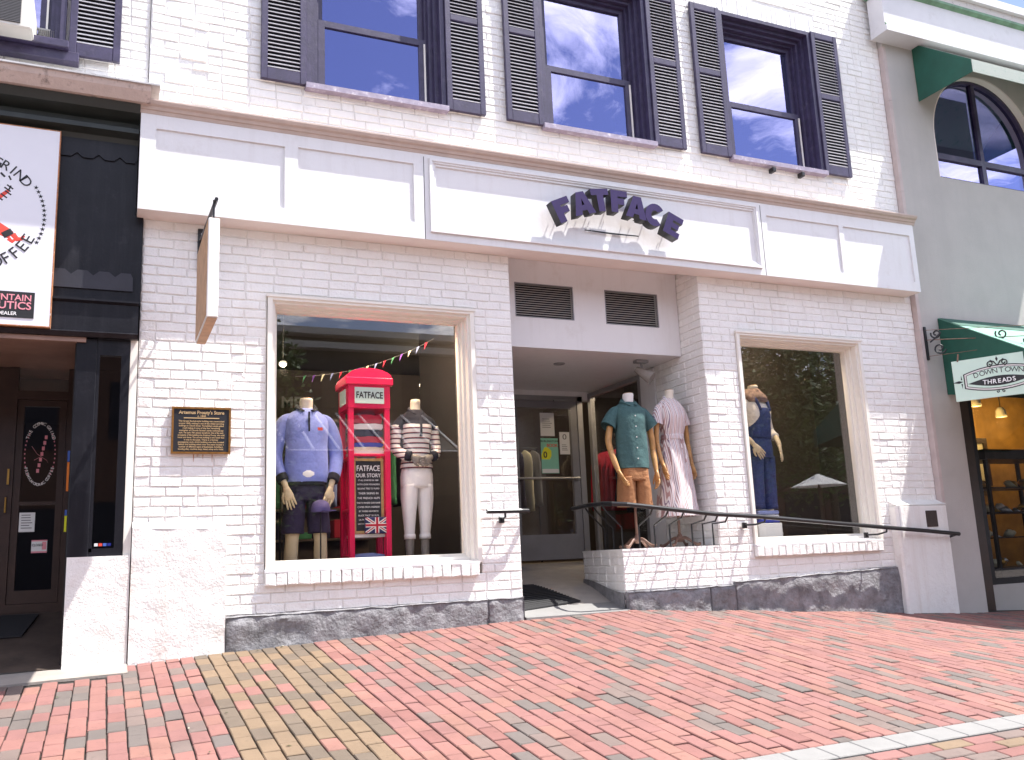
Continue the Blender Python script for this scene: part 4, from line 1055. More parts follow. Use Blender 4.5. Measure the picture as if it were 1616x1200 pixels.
k = MB(); body(k, [(0,0,.70,.165,.112),(0,0,.80,.168,.116),(0,0,.88,.150,.108)], 3, 32)
for s_ in (-1,1): body(k, [(s_*.083,.01,.275,.050,.054),(s_*.085,.01,.32,.050,.054),(s_*.088,0,.48,.066,.072),(s_*.086,0,.62,.080,.095),(s_*.080,0,.73,.082,.105)], 4, 20)
for s_ in (-1,1): body(k, [(s_*.083,.01,.265,.055,.059),(s_*.083,.01,.305,.055,.059)], 2, 20)
k.build('trousers', 'capri_white', r, smooth=True, local=True)
k = MB()
for s_ in (-1,1): limb(k, [(s_*.083,.01,.32),(s_*.083,.015,.18),(s_*.083,.01,.03)], [.045,.042,.03], 12)
k.build('legs', 'mann_grey', r, smooth=True, local=True)
for s_ in (-1,1):
    k = MB(); w = (s_*.105,-.138,.96); hand(k, w, (-s_*1,-.25,-.42), s_, (0,1,.1), .95, .3); k.build('hand', 'mann_grey', r, smooth=True, local=True)
# --- woman in overalls in the right window
r = empty('mannequin', (6.13,.50,.66), .22, 'headless mannequin in denim overalls with a patterned scarf in the right window', 'mannequin')
neck(r, 1.48, .048, .08, 'mann_cream')
k = MB(); body(k, [(0,0,.98,.140,.105),(0,-.01,1.12,.140,.108),(0,-.016,1.24,.162,.130),(0,-.006,1.34,.165,.112),(0,.008,1.41,.125,.088),(0,.012,1.46,.07,.062)], 5, 36, .02, 1.7, kf=5)
for s_, e_ in ((-1,-.30),(1,.27)): limb(k, [(s_*.12,.01,1.385),(s_*.17,.012,1.34),(s_*.215,.03,1.22),(e_,.04,1.10),(e_*.92,-.04,1.03)], [.05,.06,.056,.05,.046], 14)
k.build('top', 'knit_white', r, smooth=True, local=True)
k = MB(); body(k, [(0,-.02,1.375,.125,.105),(0,-.01,1.42,.142,.118),(0,.0,1.465,.128,.105),(0,.004,1.50,.098,.086),(0,.004,1.525,.076,.07)], 5, 40, .085, 2.0, kf=4, caps=False); k.build('scarf', 'scarf', r, smooth=True, local=True)
k = MB(); body(k, [(0,0,.80,.175,.125),(0,0,.92,.165,.12),(0,0,1.02,.150,.114)], 3, 32, .015)
body(k, [(0,-.010,1.0,.150,.118),(0,-.022,1.12,.138,.118),(0,-.032,1.24,.128,.128),(0,-.034,1.31,.112,.118)], 4, 28)
for s_ in (-1,1):
    body(k, [(s_*.10,.0,.30,.074,.078),(s_*.10,0,.42,.082,.086),(s_*.095,0,.62,.088,.096),(s_*.088,0,.82,.088,.11)], 4, 22, .02, s_)
    limb(k, [(s_*.07,-.135,1.28),(s_*.085,-.09,1.40),(s_*.08,.03,1.44),(s_*.06,.10,1.34)], [.022]*4, 8, flat=.4)
k.build('overalls', 'denim', r, smooth=True, local=True)
k = MB()
for s_ in (-1,1): body(k, [(s_*.10,0,.285,.079,.083),(s_*.10,0,.335,.079,.083)], 2, 22)
k.build('cuffs', 'denim', r, smooth=True, local=True)
k = MB()
for s_ in (-1,1): limb(k, [(s_*.10,0,.34),(s_*.10,0,.2),(s_*.10,.0,.06)], [.045,.04,.035], 10); limb(k, [(s_*.10,.05,.04),(s_*.10,-.03,.045),(s_*.10,-.12,.03)], [.03,.035,.025], 10)
k.build('legs', 'mann_cream', r, smooth=True, local=True)
for s_, e_, d_ in ((-1,-.275,(.55,-.3,-.8)),(1,.25,(-.2,-.3,-1))):
    k = MB(); limb(k, [(e_,-.045,1.03),(e_*.85,-.10,.965),(e_*.78,-.125,.925)], [.03,.026,.022], 10); hand(k, (e_*.77,-.127,.92), d_, s_, (-s_*.5,1,0), 1.05, .3); k.build('hand', 'mann_skin', r, smooth=True, local=True)

# ---------------------------------------------------------------- red phone box display
PX0, PX1, PY0, PY1 = 1.862, 2.222, .50, .84
pb_ = empty('phone_box', (2.04,.67,WZ), label='red telephone box display stand with domed roof and shelves in the shop window', cat='display stand')
k = MB()
for x in (PX0, PX1-.045):
    for y in (PY0, PY1-.045): k.cbox(x, x+.045, y, y+.045, WZ, 2.10, .004)
k.build('post', 'phone_red', pb_)
k = MB(); k.cbox(PX0-.004, PX1+.004, PY0-.004, PY1+.004, 1.875, 2.095, .004); k.build('header', 'phone_red', pb_)
k = MB(); k.cbox(PX0-.028, PX1+.028, PY0-.028, PY1+.028, 2.075, 2.14, .008)
n = 10; xc = (PX0+PX1)/2; hw = (PX1-PX0)/2+.02
dome = [(xc+hw*math.cos(PI-PI*i/n), 2.138+.085*math.sin(PI*i/n)) for i in range(n+1)]
k.prism(dome, PY0-.02, PY1+.02); k.build('roof', 'phone_red', pb_)
k = MB(); k.box(PX0+.052, PX1-.052, PY0-.010, PY0-.003, 1.915, 2.055); hp = k.build('header_panel', 'phone_panel', pb_)
textmesh('lettering', 'FATFACE', .078, 'ink', hp, (xc, PY0-.011, 1.985), bold=.022, sx=.74)
k = MB(); k.box(PX0-.012, PX0-.005, PY0+.07, PY1-.07, 1.92, 2.05); k.build('side_panel', 'phone_panel', pb_)
k = MB(); k.box(PX0+.046, PX1-.046, PY0+.046, PY1-.01, 1.49, 1.515); k.box(PX0+.046, PX1-.046, PY0+.046, PY1-.01, .79, .815); k.box(PX0+.046, PX1-.046, PY0+.046, PY1-.01, .54, .56); k.build('shelf', 'cloth_white', pb_)
k = MB()
for z in (1.44, 1.0, .62): k.cbox(PX0+.01, PX0+.035, PY0+.045, PY1-.045, z, z+.03, .004); k.cbox(PX1-.035, PX1-.01, PY0+.045, PY1-.045, z, z+.03, .004)
k.cbox(PX0+.045, PX1-.045, PY0+.012, PY0+.035, 1.465, 1.488, .004)
for y in (PY0+.13, PY0+.22): k.cbox(PX1-.032, PX1-.016, y, y+.014, WZ, 1.46, .003); k.cbox(PX0+.016, PX0+.032, y, y+.014, WZ, 1.46, .003)
k.build('glazing_bar', 'phone_red', pb_)
def folded(x0, x1, y0, y1, z, h, m_, label, seed):
    k = MB(); rnd = random.Random(seed); a = []
    for t in range(9):
        u = t/8; a.append((x0+(x1-x0)*u, z+h*(.82+.18*math.sin(PI*u))+rnd.uniform(-.003,.003)))
    poly = [(x0+.006,z),(x1-.006,z)] + [(x1+.004,z+h*.4)] + a[::-1] + [(x0-.004,z+h*.4)]
    k.prism(poly, y0, y1); o = k.build('folded_garment', m_); tag(o, label, 'clothing', 'folded clothes in the phone box display'); return o
z = 1.516
for i, (m_, h, c) in enumerate((('cloth_cream',.034,'cream'),('cloth_blue',.036,'bright blue'),('cloth_red',.052,'dark red'),('cloth_navy',.058,'navy'),('cloth_white',.052,'white'),('cloth_red',.075,'crimson'))):
    folded(PX0+.05+random.uniform(0,.012), PX1-.05-random.uniform(0,.01), PY0+.05, PY1-.03, z, h, m_, '%s folded garment %s the stack on the phone box shelf' % (c, ('at the bottom of','second from the bottom of','third from the bottom of','in the middle of','below the top of','on top of')[i]), i); z += h+.001
folded(PX0+.055, PX1-.05, PY0+.05, PY1-.03, .561, .10, 'cloth_sky', 'pale blue folded garment on the lowest shelf of the phone box', 11)
# chalkboard leaning in the phone box
cb = empty('chalkboard', (2.0,.58,.816), label='wood framed chalkboard with white hand lettering leaning inside the phone box', cat='chalkboard')
a0, a1, cz0, cz1, cy = PX0+.047, PX1-.052, .822, 1.45, PY0+.055
k = MB(); k.box(a0, a1, cy, cy+.012, cz0, cz1); k.build('slate', 'board_black', cb)
k = MB(); ringbox(k, a0-.001, a1+.001, cz0-.001, cz1+.001, .022, cy-.008, cy+.016); k.build('wooden_frame', 'board_frame', cb)
xc2 = (a0+a1)/2
for i, (t, s_, zz) in enumerate((('FATFACE',.066,1.365),('OUR STORY',.046,1.305),('IT ALL STARTED IN 1988',.018,1.265),('WITH OUR FOUNDERS',.019,1.23),('SELLING TEES TO FUND',.020,1.195),('THEIR SKIING IN',.024,1.155),('THE FRENCH ALPS',.024,1.115),("THAT'S WHERE OUR NAME",.019,1.075),('COMES FROM, INSPIRED',.019,1.04),('BY THEIR FAVORITE',.019,1.005),('BLACK "FACE" SKI RUN,',.020,.97),('LA FACE, VAL D\'ISERE',.020,.935),('HISTORY BEGINS HERE',.018,.90))):
    textmesh('chalk_line', t, s_, 'ink_white', cb, (xc2, cy-.002, zz), extrude=.0008, bold=.006 if s_ > .03 else .0, sx=min(1.0, (a1-a0-.05)/(len(t)*s_*.60)))
# flag box
fx0, fx1, fz_0, fz_1, fy = 1.995, 2.20, .818, .955, PY0+.008
fb_ = empty('flag_cushion', ((fx0+fx1)/2, fy, fz_0), label='small cushion printed with the red white and blue crosses flag in the phone box', cat='cushion')
k = MB(); k.cbox(fx0, fx1, fy, fy+.03, fz_0, fz_1, .008); k.build('cushion_body', 'flag_blue', fb_)
def clip_poly(poly, x0, x1, z0, z1):
    for ax, lim, sg in ((0,x0,1),(0,x1,-1),(1,z0,1),(1,z1,-1)):
        out = []
        for i in range(len(poly)):
            p, q = poly[i-1], poly[i]; a, b = (p[ax]-lim)*sg, (q[ax]-lim)*sg
            if a >= 0: out.append(p)
            if a*b < 0: t = a/(a-b); out.append((p[0]+(q[0]-p[0])*t, p[1]+(q[1]-p[1])*t))
        poly = out
        if not poly: break
    return poly
def strip(p, q, w):
    d = Vector((q[0]-p[0], q[1]-p[1])).normalized(); n_ = Vector((-d.y, d.x))*w/2; e = d*.1
    return [(p[0]-e.x+n_.x,p[1]-e.y+n_.y),(p[0]-e.x-n_.x,p[1]-e.y-n_.y),(q[0]+e.x-n_.x,q[1]+e.y-n_.y),(q[0]+e.x+n_.x,q[1]+e.y+n_.y)]
b0, b1, b2, b3 = fx0+.004, fx1-.004, fz_0+.004, fz_1-.004; fcx, fcz = (b0+b1)/2, (b2+b3)/2
for nm, m_, strips, y in (('white_saltire','flag_white',[strip((b0,b2),(b1,b3),.024),strip((b0,b3),(b1,b2),.024)],.0015),('red_saltire','flag_red',[strip((b0,b2),(b1,b3),.008),strip((b0,b3),(b1,b2),.008)],.0025),('white_cross','flag_white',[strip((b0,fcz),(b1,fcz),.034),strip((fcx,b2),(fcx,b3),.034)],.0035),('red_cross','flag_red',[strip((b0,fcz),(b1,fcz),.019),strip((fcx,b2),(fcx,b3),.019)],.0045)):
    k = MB()
    for j, s_ in enumerate(strips):
        p = clip_poly(s_, b0, b1, b2, b3)
        if len(p) > 2: k.prism(p, fy-y-j*.0004, fy+.001)
    k.build(nm, m_, fb_)
# cap between the legs of the blue mannequin's shorts area, on a display peg
cpz = empty('cap', (1.63,.40,1.0), label='purple baseball cap displayed in front of the blue sweatshirt mannequin', cat='cap')
k = MB(); body(k, [(1.61,.44,1.0,.075,.085),(1.61,.44,1.04,.073,.083),(1.61,.445,1.08,.055,.06),(1.61,.45,1.10,.015,.015)], 4, 20); k.build('crown', 'cap_purple', cpz, smooth=True)
k = MB(); k.slab([(1.60,.36),(1.655,.37),(1.70,.33),(1.70,.28),(1.66,.27),(1.61,.30)], .998, 1.006); k.build('brim', 'cap_purple', cpz)
k = MB(); k.tube([(1.61,.44,WZ),(1.61,.44,1.01)], .006, 6); k.build('peg', 'black_metal', cpz)

# ---------------------------------------------------------------- shop interior background
def rack(x, y, z, n, w, cols, label, rz=0.0):
    e = empty('clothes_rack', (x,y,z), rz, label, 'clothes rack')
    k = MB(); k.tube([(-w/2,0,0),(-w/2,0,1.45),(w/2,0,1.45),(w/2,0,0)], .014, 8); k.build('rack_frame', 'black_metal', e, local=True)
    for i in range(n):
        u = -w/2+.06+(w-.12)*i/(n-1); c = random.choice(cols)
        k = MB(); body(k, [(u,0,.62+random.uniform(-.06,.1),.028,.24),(u,0,1.0,.024,.22),(u,0,1.30,.022,.21),(u,0,1.38,.016,.12),(u,0,1.42,.008,.02)], 3, 12, .06, i)
        k.build('garment', c, e, smooth=True, local=True)
CL = ['cloth_navy','cloth_grey','cloth_white','cloth_orange','cloth_green','cloth_sky','cloth_red']
rack(4.45, 3.6, .50, 11, 1.3, ['cloth_orange','cloth_grey','cloth_navy','cloth_cream'], 'rack of orange and dark clothes behind the store door')
rack(6.15, 3.0, .50, 12, 1.5, ['cloth_grey','cloth_navy','cloth_red'], 'rack of dark clothes seen through the side of the entrance', PI/2)
rack(2.35, 2.6, .50, 12, 1.3, CL, 'rack of mixed clothes behind the striped top mannequin')
rack(1.1, 3.4, .50, 12, 1.4, CL, 'rack of mixed clothes behind the blue sweatshirt mannequin')
sb = empty('shelf_unit', (2.4,5.85,.5), label='tall dark shelf unit along the back wall of the shop', cat='shelf')
k = MB(); k.box(1.3,3.4,5.6,5.62,.5,2.6)
for z in (.9,1.3,1.7,2.1,2.5): k.box(1.3,3.4,5.3,5.6,z,z+.03)
k.build('shelves', 'room_floor', sb)
for i in range(16):
    k = MB(); x = 1.35+(i%8)*.25; z = (.93,1.33)[i//8]; k.cbox(x,x+.2,5.33,5.58,z,z+random.uniform(.08,.25),.01); k.build('folded_pile', random.choice(CL), sb)
textmesh('lettering', 'MEN', .22, 'cloth_grey', STORE, (2.35, 5.28, 2.75), bold=.02)
for i, (x, y, z, pw_, lb) in enumerate(((1.75,.42,2.92,48,'added near the glass to brighten the blue sweatshirt mannequin'),(1.75,3.0,2.75,8,'above the rack behind the blue sweatshirt mannequin'),(2.45,.42,2.92,48,'added near the glass to brighten the striped top mannequin'),(3.9,4.6,2.9,8,'deep in the shop beyond the entrance'),(4.6,3.4,2.9,8,'above the rack behind the store door'),(1.25,1.3,2.78,8,'beside the bunting at the edge of the left window'),(6.25,.40,2.92,34,'added to brighten the overalls mannequin'),(6.0,2.6,2.9,30,'above the rack seen through the side of the entrance'))):  # lamps near the glass are added to brighten the mannequins
    e = empty('ceiling_lamp', (x,y,z), label='small glowing spot lamp '+lb, cat='lamp', group='spot lamps under the shop ceiling')
    k = MB(); k.tube([(x,y,3.36),(x,y,z+.06)], .008, 6); k.tube([(x,y+.05,z+.08),(x,y,z+.03)], [.03,.045], 10); k.build('lamp_body', 'black_metal', e)
    k = MB(); k.loft([(x,y-.01,z+.03,.032,.032),(x,y-.015,z+.01,.028,.028),(x,y-.02,z-.005,.012,.012)], 10); k.build('bulb', 'lamp_glow', e, smooth=True)
    l = bpy.data.lights.new('lamp_light', 'POINT'); l.energy = pw_; l.color = (1,.78,.52); l.shadow_soft_size = .05
    lo = bpy.data.objects.new('lamp_light', l); COL.objects.link(lo); lo.parent = e; lo.location = (0,-.05,-.08)
# bunting
bt = empty('bunting', (2.0,.95,2.3), label='string of small coloured flags hanging across the shop window', cat='bunting')
A_, B_ = Vector((1.50,.95,2.22)), Vector((2.80,.95,2.64)); pts = []
for i in range(17):
    t = i/16; p = A_.lerp(B_, t); p.z -= .09*4*t*(1-t); pts.append(p)
k = MB(); k.tube(pts, .0013, 5); k.build('string', 'cloth_grey', bt)
for i in range(1, 16):
    p = pts[i]; k = MB(); k.add([(p.x-.008,p.y,p.z),(p.x+.010,p.y-.02,p.z+.004),(p.x-.016,p.y+.012,p.z-.060),(p.x-.02,p.y+.003,p.z)], [(0,1,2)]); f = k.build('flag', ('cloth_red','cloth_green','cloth_violet','cloth_cream','cloth_sky')[i%5], bt)
    sd = f.modifiers.new('thick', 'SOLIDIFY'); sd.thickness = .002
# small display in the right window
cr = empty('display_crate', (6.02,.42,.5), label='small pale crate holding folded clothes at the feet of the overalls mannequin', cat='crate')
k = MB(); k.box(5.90,6.20,.50,.52,.5,1.04); k.cbox(5.90,6.20,.32,.50,.5,.80,.006); k.build('crate_body', 'cloth_white', cr)
for i, (m_, c, w_) in enumerate((('cloth_blue','bright blue','at the bottom of'),('cloth_white','white','in the middle of'),('cloth_sky','pale lilac blue','on top of'))):
    k = MB(); k.cbox(5.93,6.19,.33,.49,.803+i*.042,.84+i*.042,.012); o = k.build('folded_garment', m_); tag(o, '%s folded garment %s the pile in the right window' % (c, w_), 'clothing', 'folded clothes in the right window')
# ---------------------------------------------------------------- cafe building on the left
CAFE = empty('cafe_building', (-1.2, .02, 0), label='building with black cafe front below and pale upper wall, left of the white store', cat='building')
LX0, LX1 = -3.6, .185
CWIN = (-1.66, -.40, 4.43, 6.1)
k = MB(); wall_grid(k, LX0, LX1, 4.0, TOPZ, [CWIN], .03, .25); CWALL = k.build('upper_wall', 'white_plaster', CAFE)
k = MB()
for (a, b, c, d) in courses(LX0, LX1-.005, 4.2, 5.6, [(CWIN[0]-.02, CWIN[1]+.02, CWIN[2]-.03, 7)], zref=4.2, seed=31):
    if a > -1.2:
        vv, ff = brick_geo(a, b, c, d, .0012, depth=.006); k.add([P3((0,.03,0),U,N,*q) for q in vv], ff)
o = k.build('brick_field', 'white_brick', CWALL); o['kind'] = 'stuff'
w = upper_window(CWIN[0], CWIN[1], CWIN[2]+.02, CWIN[3], CAFE)
k = MB(); k.cbox(CWIN[0]-.06, CWIN[1]+.10, -.09, .0, 4.32, 4.40, .006); k.cbox(CWIN[0]-.02, CWIN[1]+.03, -.14, .03, 4.40, 4.46, .006); k.build('window_ledge', 'dark_purple', CAFE)
shutter(-.375, -.02, 4.40, 6.1, CAFE)
k = MB(); k.box(CWIN[0]-.1, CWIN[1]+.1, .9, .95, 4.2, 6.3); k.build('dark_room', 'room_black', CAFE)
# ledge and black front
k = MB(); k.prismx([(-.34,4.105),(-.34,4.118),(-.30,4.135),(.03,4.17),(.03,4.10)], LX0, .262); k.build('ledge_cap', 'ledge_metal', CAFE)
k = MB(); k.prismx([(-.27,3.99),(-.315,4.06),(-.325,4.104),(.03,4.099),(.03,3.99)], LX0, .20); k.build('ledge_bed', 'peeling_paint', CAFE)
k = MB(); k.prismx([(.03,3.74),(-.03,3.74),(-.05,3.78),(-.13,3.80),(-.13,3.835),(-.06,3.85),(-.07,3.90),(-.20,3.93),(-.24,3.985),(.03,3.985)], LX0, .134); k.build('crown_moulding', 'dark_green_paint', CAFE)
FYL = -.02
k = MB(); k.box(LX0, .132, FYL, .03, 2.50, 3.745); k.box(.132, .187, FYL+.002, .03, 2.50, 3.19); k.build('fascia', 'black_paint', CAFE)
k = MB(); k.prismx([(.03,2.24),(-.05,2.24),(-.07,2.27),(-.035,2.285),(-.035,2.49),(-.06,2.505),(-.06,2.52),(.03,2.53)], LX0, .178); k.build('fascia_base', 'black_paint', CAFE)
def scallop(z, up, name):
    k = MB(); x = -2.6
    while x < .12:
        w_ = .145; e_ = min(x+w_, .131); h = .035
        if up: poly = [(x,z-.10),(e_,z-.10),(e_,z),(x+w_*.72 if x+w_*.72 < e_ else e_, z+h),(x+w_*.28,z+h),(x,z)]
        else: poly = [(x,z),(x+w_*.28,z-h),(min(x+w_*.72,e_),z-h),(e_,z),(e_,z+.11),(x,z+.11)]
        k.prism(poly, FYL-.014, FYL-.001); x += w_
    k.build(name, 'black_trim' if up else 'black_paint', CAFE)
scallop(3.635, False, 'scallop_trim'); scallop(2.70, True, 'scallop_trim')
# bay: post, window, white base
k = MB(); k.cbox(-.222,-.085,-.01,.06,.70,2.24,.006); k.box(-.0848,.132,-.005,.05,2.12,2.24); k.box(-.0848,-.065,-.005,.05,.73,2.12); k.box(.075,.132,-.005,.05,.70,2.12); k.box(-.0848,.075,-.005,.05,.70,.755); k.build('bay_frame', 'black_paint', CAFE)
k = MB(); k.box(-.066,.077,.02,.024,.75,2.13); k.build('bay_pane', 'glass_shop', CAFE)
k = MB(); rough_face(k, [(-.215,-.03,-.12),(.182,-.03,-.1),(.182,-.03,.70),(-.215,-.03,.70)], 24, 36, .005, 7, False, 6); k.box(-.214,.181,-.029,.10,-.12,.699); k.build('plaster_base', 'white_plaster', CAFE, angle=40)
k = MB(); k.box(.134,.184,.0,.05,-.1,2.24); k.build('corner_strip', 'frame_cream', CAFE)
k = MB(); k.box(-.213,.15,1.10,1.14,.30,2.24); k.box(-.23,-.213,.0601,1.2,-.1,2.45)
k.build('bay_back', 'room_dark', CAFE)
for i, c in enumerate(('paper','emblem_red','paper_blue','cloth_blue')):
    k = MB(); k.box(-.05+i*.028,-.027+i*.028,.0185,.0195,.77,.79); k.build('card_sticker', c, CAFE)
# recess
k = MB(); k.box(LX0,-.223,.03,1.6,2.245,2.29); k.build('recess_soffit', 'wood_soffit', CAFE)
k = MB(); k.box(LX0,-.16,-.028,.03,2.205,2.238); k.build('soffit_trim', 'wood_soffit', CAFE)
k = MB(); k.box(LX0,LX0+.1,.03,6,-.1,TOPZ); k.box(LX0,LX1,5.95,6,-.1,TOPZ); k.box(LX0,LX1,.03,6,TOPZ,TOPZ+.1); k.box(LX1-.03,LX1-.003,.25,6,-.1,TOPZ); k.box(LX0,LX1-.03,1.25,6,2.5,2.55); k.build('shell', 'room_dark', CAFE)
cdy = 1.16; q0 = .36
dr = empty('cafe_door', (-.6,cdy,q0)); dr.parent = CAFE; dr.location = Vector((-.6,cdy,q0))-CAFE.location
k = MB(); k.box(-.72,-.66,cdy-.03,cdy+.05,q0-.1,2.24); k.box(-.30,-.231,cdy-.03,cdy+.05,q0-.1,2.24); k.box(-.66,-.30,cdy-.03,cdy+.05,1.98,2.05); k.box(-1.4,-.72,cdy-.02,cdy+.04,q0-.1,2.24); k.box(-.66,-.30,cdy-.03,cdy+.05,q0-.1,q0+.02); k.build('door_frame', 'dark_red_brown', dr)
k = MB(); ringbox(k,-.657,-.303,q0+.022,1.978,.05,cdy-.015,cdy+.03,wb=.10); k.box(-.607,-.353,cdy-.02,cdy+.03,1.14,1.165); k.build('door_leaf', 'dark_red_brown', dr)
k = MB(); k.box(-.61,-.35,cdy+.002,cdy+.008,q0+.12,1.93); k.box(-.66,-.30,cdy+.004,cdy+.01,2.05,2.24); k.build('pane', 'glass_shop', dr)
oc = (-.482,cdy-.004,1.545)
k = MB()
for i in range(44):
    a = 2*PI*i/44; p = Vector((oc[0]+.108*math.cos(a), oc[1], oc[2]+.245*math.sin(a)))
    if abs(math.sin(a)) < .72: k.box(p.x-.004,p.x+.004,p.y-.001,p.y,p.z-.006,p.z+.006)
k.build('oval_dots', 'ink_pink', dr)
arctext('lettering', 'THE COSMIC GRIND', .034, 'ink_white', dr, oc, .108, .245, 152, 28, bold=.01)
arctext('lettering', 'PREMIUM ORGANIC COFFEE', .030, 'ink_white', dr, oc, .108, .245, 205, 335, inward=True, bold=.01)
k = MB()
for i in range(7): k.box(oc[0]-.02+i*.008,oc[0]+.0+i*.008,oc[1]-.001,oc[1],oc[2]-.15+i*.045,oc[2]-.12+i*.045)
k.tube([(oc[0]-.06,oc[1],oc[2]+.06),(oc[0]-.02,oc[1],oc[2]-.0),(oc[0]+.05,oc[1],oc[2]-.05),(oc[0]+.06,oc[1],oc[2]-.07)], [.016,.010,.009,.005], 6, flat=.1); k.tube([(oc[0]-.04,oc[1],oc[2]-.05),(oc[0]+.01,oc[1],oc[2]-.02),(oc[0]+.03,oc[1],oc[2]+.07)], [.014,.008,.01], 6, flat=.1); k.build('logo_figure', 'ink_pink', dr)
k = MB(); k.box(-.70,-.685,cdy-.05,cdy-.03,1.30,1.42); k.build('door_handle', 'brass', dr); k = MB(); k.tube([(-.70,cdy-.05,1.20),(-.70,cdy-.05,1.08)], .007, 6); k.build('door_handle', 'brass', dr)
e = sheet_thing('paper_notice', -.60,-.49,.93,1.08,cdy-.022,'paper', 'plain white paper taped low on the cafe door'); printlines(e, -.585,-.505,.95,1.07,6,cdy-.0245)
e = sheet_thing('closed_sign', -.505,-.395,.765,.865,cdy-.022,'paper', 'small white and pink closed sign on the cafe door', 'sign'); textmesh('lettering', 'CLOSED', .026, 'ink', e, (-.462,cdy-.025,.825), bold=.015, sx=.8)
k = MB(); k.box(-.505,-.395,cdy-.0245,cdy-.0242,.855,.865); k.box(-.505,-.395,cdy-.0245,cdy-.0242,.765,.778); k.box(-.43,-.40,cdy-.0245,cdy-.0242,.79,.85); k.build('pink_print', 'ink_pink', e)
for (z0, z1, c, t, y) in ((1.42,1.50,'paper_blue','blue notice at the top of the strip beside the cafe door',.62),(1.20,1.415,'paper_orange','tall orange notice beside the cafe door',.62),(1.02,1.06,'paper_blue','small blue sticker under the orange notice beside the cafe door',.62),(.90,1.015,'poster_yellow','yellow notice lowest on the strip beside the cafe door',.62)):
    m = MB(); m.box(-.262,-.234,y-.05,y,z0,z1); o = m.build('paper_notice', c); tag(o, t, 'notice')
k = MB(); k.add([(LX0,-.0,-.035),(-.223,-.0,-.025),(-.223,1.2,.33),(LX0,1.2,.33)], [(0,1,2,3)]); o = k.build('recess_floor', 'recess_boards'); tag(o, kind='structure')
k = MB(); k.slab([(-1.7,.55),(-.5,.62),(-.42,1.05),(-1.7,1.08)], .0, .005)
vz = lambda y: -.03+.30*y
k.v = [(x,y,vz(y)+(.008 if z < .002 else .02)) for x,y,z in k.v]; tag(k.build('doormat', 'rubber'), 'dark mat lying in the recess before the cafe door', 'doormat')
k = MB()
for a, b in zip([-3.0,-2,-1.3,-.9,-.5,-.2], [-2,-1.3,-.9,-.5,-.2,.185]):
    k.add([(a,-.335,gz(a,-.335)-.01),(b,-.335,gz(b,-.335)-.01),(b,-.335,gz(b,-.335)+.008),(a,-.335,gz(a,-.335)+.008),(a,.02,gz(a,0)+.008),(b,.02,gz(b,0)+.008)], [(0,1,2,3),(3,2,5,4)])
o = k.build('concrete_threshold', 'concrete'); tag(o, kind='structure')
# air conditioner
ac = empty('air_conditioner', (-.75,-.1,4.46), label='white window air conditioner sitting on the dark sill of the cafe building', cat='air conditioner')
AX0, AX1, AZ0, AZ1, AYf = -1.20, -.600, 4.345, 4.60, -.30
k = MB(); k.cbox(AX0,AX1,AYf,.12,AZ0+.06,AZ1+.06,.012); k.build('casing', 'ac_plastic', ac)
k = MB(); k.box(AX0+.03,AX1-.075,AYf-.006,AYf-.001,AZ0+.09,AZ1+.02); k.build('grille_back', 'ac_grille', ac)
k = MB()
for i in range(16): z = AZ0+.095+i*.012; k.box(AX0+.03,AX1-.075,AYf-.010,AYf-.006,z,z+.004)
k.build('grille_bars', 'cloth_grey', ac)
textmesh('lettering', 'FRIGIDAIRE', .022, 'ink', ac, (-.86,AYf-.003,AZ1+.042), bold=.01)
k = MB()
for i in range(11):
    x = -.595+i*.0145; k.add([(x,.10,4.47),(x+.007,.08,4.47),(x+.0145,.10,4.47),(x,.10,4.64),(x+.007,.08,4.64),(x+.0145,.10,4.64)], [(0,1,4,3),(1,2,5,4)])
k.box(-.60,-.435,.095,.11,4.64,4.655); k.build('side_bellows', 'accordion', ac)
# cafe sign board
sg = empty('cafe_sign', (-1.3,-.09,2.27), label='large white sign board with arched coffee lettering on the black cafe front', cat='sign')
SX0, SX1, SZ0, SZ1 = -2.30, -.395, 2.285, 3.745
k = MB(); k.box(SX0,SX1,-.10,-.06,SZ0,SZ1); k.build('board', 'sign_white', sg)
k = MB(); ringbox(k,SX0-.006,SX1+.006,SZ0-.006,SZ1+.006,.007,-.101,-.02); k.build('board_edge', 'sign_edge', sg)
sc_ = (-.905,-.102,3.07)
arctext('lettering', 'THE COSMIC GRIND', .10, 'ink', sg, sc_, .405, .405, 164, 36)
arctext('lettering', 'ORGANIC COFFEE', .115, 'ink', sg, sc_, .385, .385, 198, 340, inward=True)
k = MB()
for i in range(13):
    a = math.radians(31-i*4.6); p = (sc_[0]+.44*math.cos(a), sc_[2]+.44*math.sin(a))
    k.prism([(p[0]+(.017 if j%2 == 0 else .007)*math.cos(PI/2+j*PI/5), p[1]+(.017 if j%2 == 0 else .007)*math.sin(PI/2+j*PI/5)) for j in range(10)], -.1015, -.1)
k.build('stars', 'ink', sg)
k = MB(); k.tube([(-.98,-.1,3.08),(-.80,-.1,2.99),(-.70,-.1,2.945),(-.665,-.1,2.925)], [.06,.05,.036,.03], 12, flat=.03, up=(0,1,0)); k.tube([(-.655,-.1,2.935),(-.625,-.1,2.90),(-.60,-.1,2.905),(-.585,-.1,2.93)], [.02,.018,.014,.009], 10, flat=.06, up=(0,1,0)); k.tube([(-.68,-.1,2.90),(-.655,-.1,2.88),(-.64,-.1,2.895)], [.016,.014,.009], 10, flat=.06, up=(0,1,0)); k.tube([(-.9,-.1,3.12),(-.78,-.1,3.17),(-.70,-.1,3.25)], [.03,.018,.012], 10, flat=.05, up=(0,1,0)); k.build('emblem', 'emblem_red', sg)
k = MB()
